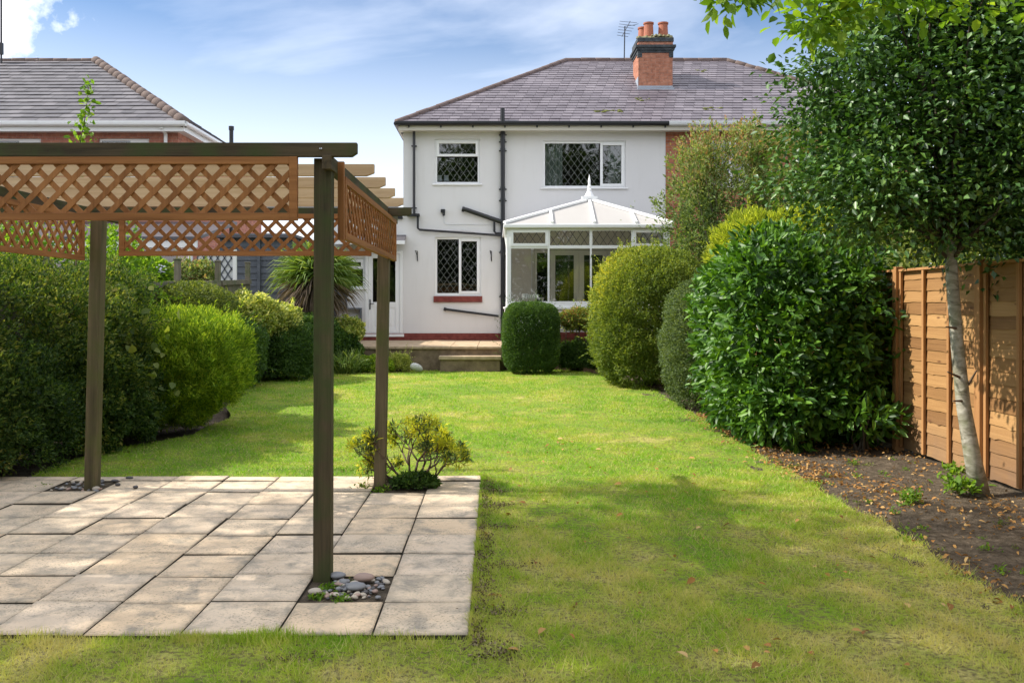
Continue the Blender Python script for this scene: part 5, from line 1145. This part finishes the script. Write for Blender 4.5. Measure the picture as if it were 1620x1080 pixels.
# off-frame trees at the garden's end and over the near lawn: they shade the lawn and show in the windows
rng = np.random.default_rng(41)
sc = clumps_in([((-12.0, 4.9, 9.6), (2.2, 2.1, 2.2)), ((-12.6, 5.2, 7.8), (2.2, 2.0, 1.6)), ((-12.5, 4.6, 12.0), (2.2, 2.3, 1.6)), ((-11.5, 5.4, 11.4), (1.8, 1.8, 1.8)), ((-12.0, 6.6, 11.6), (2.0, 1.9, 1.9)), ((-11.6, 5.2, 13.0), (2.0, 2.4, 1.2)), ((-12.2, 7.0, 10.2), (1.6, 1.4, 2.2))], 240, rng, .2)
limb_tree('garden_tree', 'large open crowned tree beyond the left boundary that dapples the paving and near lawn', [(-12.6, 2.8, 0), (-12.5, 2.8, 4), (-12.3, 2.9, 8), (-12.2, 3, 11)], [.3, .26, .16, .06], sc, .16, 'lf_bright', 'bark', 6, per=60, sig=.30, shape='kite', limbs=40, limb_r=.05)
for i, (x, y, h_, lab) in enumerate(((-13, -12, 12, 'leftmost tree at the far end of the garden'), (-7, -14, 13, 'second tree from the left at the far end of the garden'), (-1, -15, 15, 'tallest tree at the far end of the garden'), (5, -14, 13.5, 'second tree from the right at the far end of the garden'), (11, -12, 12, 'tree at the far right corner behind the camera'))):
    cc = clumps_in([((x, y, h_ * .46), (3.9, 2.4, h_ * .5))], 380, rng, .5); cc = cc[cc[:, 2] > .4]
    limb_tree('garden_tree', lab, [(x, y, 0), (x, y, h_ * .5), (x, y, h_ * .9)], [.25, .18, .05], cc, .34, 'lf_dark', 'bark', 50 + i, per=46, sig=.5, limbs=12)

# trees beyond the right fence (fill between holly and sky)
cc = clumps_in([((8.6, 14.0, 2.9), (2.0, 1.6, 1.7))], 150, rng, .4)
limb_tree('background_tree', 'green tree beyond the right fence showing through the holly', [(8.6, 14, 0), (8.6, 14, 1.6), (8.6, 14, 3.6)], [.12, .1, .04], cc, .08, 'lf_olive', 'bark', 71, per=90, sig=.26, limbs=14)

shrub('fence_side_shrub', 'yellow green shrub mass growing beyond the right fence behind the holly', 'shrub', [((5.9, 10.5, 1.5), (1.2, 2.0, 1.35), 2.2), ((5.6, 8.0, 1.3), (.9, 1.2, 1.15), 2.2), ((6.3, 13.0, 1.8), (1.3, 1.6, 1.6), 2.2)], 26000, M['lf_olive'], .08, .045, .3, 120, .15, .4, seed=81, tips=80)
# pieris by the back right post
pi = thing('pieris', (-.72, 7.55, .01), 'open pieris shrub with yellow and cream leaf whorls growing at the back right pergola post', 'shrub')
rng = np.random.default_rng(8); rs6 = random.Random(8); m = MB(); tips = []
base = Vector((-.70, 7.56, 0))
def grow(p, d, ln, r_, lv):
    e_ = p + d * ln; mid = p.lerp(e_, .5) + Vector((rs6.uniform(-.02, .02), rs6.uniform(-.02, .02), -.01)); m.tube([p, mid, e_], [r_, r_ * .85, r_ * .7], 6)
    if lv == 0: tips.append((e_, d)); return
    for k in range(rs6.choice((2, 3, 3))):
        nd = (d + Vector((rs6.gauss(0, .55), rs6.gauss(0, .5), rs6.gauss(.12, .35)))).normalized(); grow(e_, nd, ln * rs6.uniform(.55, .85), r_ * .65, lv - 1)
for dvec, ln in (((-.9, .0, .42), .24), ((-.75, -.2, .75), .22), ((-.2, .1, 1), .20), ((.15, 0, 1), .24), ((.6, -.1, .8), .22), ((.9, .1, .45), .2), ((.4, .3, .9), .2), ((-1, .1, .25), .22)):
    grow(base, Vector(dvec).normalized(), ln, .014, 3)
m.build('stem', M['twig'], pi, smooth=True)
pa = []; pb_ = []; fl = MB()
for (q, d) in tips:
    if q.z < .08: continue
    n = 27; dd = unit(rdirs(n, rng) * .9 + np.array(d) * .5 + np.array([0, 0, .15])); pp = np.array(q)[None] + rng.normal(0, .022, (n, 3)); a = leaf_arrays(pp, dd, rdirs(n, rng) * .4 + np.array([0, 0, 1]), rng.uniform(.04, .075, n), rng.uniform(.013, .019, n), rng, 'kite', .1)
    (pa if rs6.random() < .72 else pb_).append(a)
    if q.z > .62 and rs6.random() < .5:
        for k in range(9):
            e_ = q + Vector((rs6.gauss(0, .03), rs6.gauss(0, .03), rs6.uniform(.03, .11))); fl.tube([q, e_], .0012, 4); fl.lathe(e_, [(.001, -.004), (.005, 0), (.001, .005)], 5)
link('foliage', fast_mesh('foliage', *merge(pa)), M['lf_yellow'], pi); link('foliage', fast_mesh('foliage', *merge(pb_)), M['lf_grey'], pi)
fl.build('seed_heads', M['twig'], pi)
shrub('low_plant', 'dark low plant at the foot of the pieris', 'plant', [((-.68, 7.5, .07), (.20, .10, .07), 2)], 700, M['lf_box'], .035, .022, .03, 12, .02, seed=61, zmin=.02, stems=3, stem_r=.004)

# small weeds
def weed(px, py, s, mat, seed, label, n=60, Y=None, grp=None):
    Y = Y or 2198 / (py - 482); q = P(px, py, Y); rng = np.random.default_rng(seed); o = thing('weed', (q.x, Y, q.z), label, 'weed', grp)
    p = np.array(q)[None] + np.abs(rng.normal(0, 1, (n, 3))) * np.array([0, 0, s * .35]) + rng.normal(0, 1, (n, 3)) * np.array([s, s, 0]) * .5
    d = rdirs(n, rng) + np.array([0, 0, .5]); link('leaves', fast_mesh('leaves', *leaf_arrays(p, d, rdirs(n, rng) * .5 + np.array([0, 0, 1]), rng.uniform(.3, .7, n) * s, rng.uniform(.18, .38, n) * s, rng, 'oval')), mat, o)
weed(520, 936, .055, M['lf_bright'], 1, 'green weed among the pebbles beside the front post', 110)
weed(506, 948, .05, M['lf_bright'], 2, 'spreading weed at the left front of the pebble gap', 80)
weed(540, 953, .045, M['lf_bright'], 3, 'weed at the front edge of the pebble gap', 70)
weed(562, 922, .04, M['lf_olive'], 4, 'dark weed at the back edge of the pebble gap', 50)
weed(575, 775, .07, M['lf_olive'], 5, 'trailing weed on the slabs left of the back right post', 70)
weed(602, 779, .06, M['lf_bright'], 6, 'bright weed at the foot of the back right post', 90)
weed(75, 771, .05, M['lf_bright'], 7, 'weed left of the pebbles at the back left post', 50)
wr_ = random.Random(4)
for i in range(46):
    y = wr_.uniform(5.0, 9.0); x = wr_.uniform(2.72, 4.1); s = wr_.uniform(.025, .06)
    pz = float(zsoil(x, y)) + .03; px, py_ = VX + F * x / y, VY - F * (pz - EYE) / y
    weed(px, py_, s, M['lf_bright' if wr_.random() < .6 else 'lf_olive'], 100 + i, 'tiny green seedling on the bare soil bed by the right fence', 26, Y=y, grp='seedlings on the soil bed')
weed(1440, 790, .09, M['lf_bright'], 8, 'bright leafy weed on the soil left of the holly trunk', 90, Y=6.95)
weed(1520, 775, .13, M['lf_bright'], 9, 'largest leafy weed touching the holly trunk base', 130, Y=7.2)
weed(1512, 750, .10, M['lf_bright'], 10, 'leafy weed against the fence left of the holly trunk', 90, Y=7.6)

# leaf litter on the bed (uncountable) and a few leaves on the lawn
rng = np.random.default_rng(90); n = 7500
y = rng.uniform(3.6, 12.5, n); x = np.where(rng.random(n) < .6, rng.uniform(2.6, 4.25, n), 2.75 + np.abs(rng.normal(0, .35, n)))
dens = np.clip(.25 + .75 * wob(x, y, .9) + np.clip((y - 7.5) * .35, 0, 1), .05, 1); k = rng.random(n) < dens; x = x[k]; y = y[k]; n = len(x)
z = zsoil(x, y) + .03 + .035 * np.clip((x - 2.8) / 1.2, 0, 1) + rng.uniform(0, .02, n)
d = rng.normal(size=(n, 3)) * np.array([1, 1, .25])
V, Fc, rr = leaf_arrays(np.stack([x, y, z], 1), d, np.array([0, 0, 1.0]) + rdirs(n, rng) * .8, rng.uniform(.012, .05, n), rng.uniform(.008, .028, n), rng, 'oval', .45)
tag(link('leaf_litter', fast_mesh('leaf_litter', V, Fc, rr), M['lf_litter']), 'brown fallen leaves littering the soil bed by the fence', 'leaves', kind='stuff')
lmesh = []
for i in range(4):
    r1_ = np.random.default_rng(200 + i); V, Fc, rr = leaf_arrays(np.zeros((1, 3)), np.array([[1., 0, .1]]), np.array([[0, .2, 1.]]), np.array([.055]), np.array([.034]), r1_, 'oval', .3)
    rr[:] = (.15, .4, .7, .95)[i]; me = fast_mesh('fallen_leaf', V - np.array([.027, 0, 0]), Fc, rr); me.materials.append(M['lf_litter']); lmesh.append(me)
lr = random.Random(17)
for i in range(130):
    y = 3.75 + lr.random() ** 1.3 * 6.5; x = lr.uniform(0, min(.6 * y, 2.7)) if lr.random() < .85 else lr.uniform(-.1, 2.7)
    o = bpy.data.objects.new('fallen_leaf', lr.choice(lmesh)); COL.objects.link(o); s = lr.uniform(.35, 1.2); o.location = (x, y, .034); o.scale = (s, s, s); o.rotation_euler = (lr.uniform(-.5, .5), lr.uniform(-.4, .4), lr.uniform(0, 6.3))
    tag(o, 'small dry fallen leaf lying on the open lawn', 'leaf', 'fallen leaves on the lawn')
rng = np.random.default_rng(66); n = 3800; y = rng.uniform(PY0 - .1, PY1 + .05, n); x = PX1 + .015 + np.abs(rng.normal(0, .035, n)) * (1.2 + wob(y, y * 0, 2.2)); 
n2 = 1300; cxy = np.array([[.0, 3.95], [.03, 4.5], [.06, 5.3], [.02, 6.2], [.05, 6.9], [-.9, 3.9], [.0, 7.4]]); cc_ = cxy[rng.integers(0, len(cxy), n2)] + rng.normal(0, .055, (n2, 2)) * np.array([1.3, .7])
x = np.concatenate([x, cc_[:, 0]]); y = np.concatenate([y, cc_[:, 1]]); n = len(x)
V, Fc, rr = leaf_arrays(np.stack([x, y, .010 + rng.exponential(.007, n)], 1), rdirs(n, rng), rdirs(n, rng) + np.array([0, 0, .6]), rng.uniform(.006, .020, n), rng.uniform(.005, .014, n), rng, 'kite', .2)
tag(link('soil_crumbs', fast_mesh('soil_crumbs', V, Fc, rr), M['crumb']), 'crumbs of soil and dead thatch scattered along the paving edge', 'soil', kind='stuff')
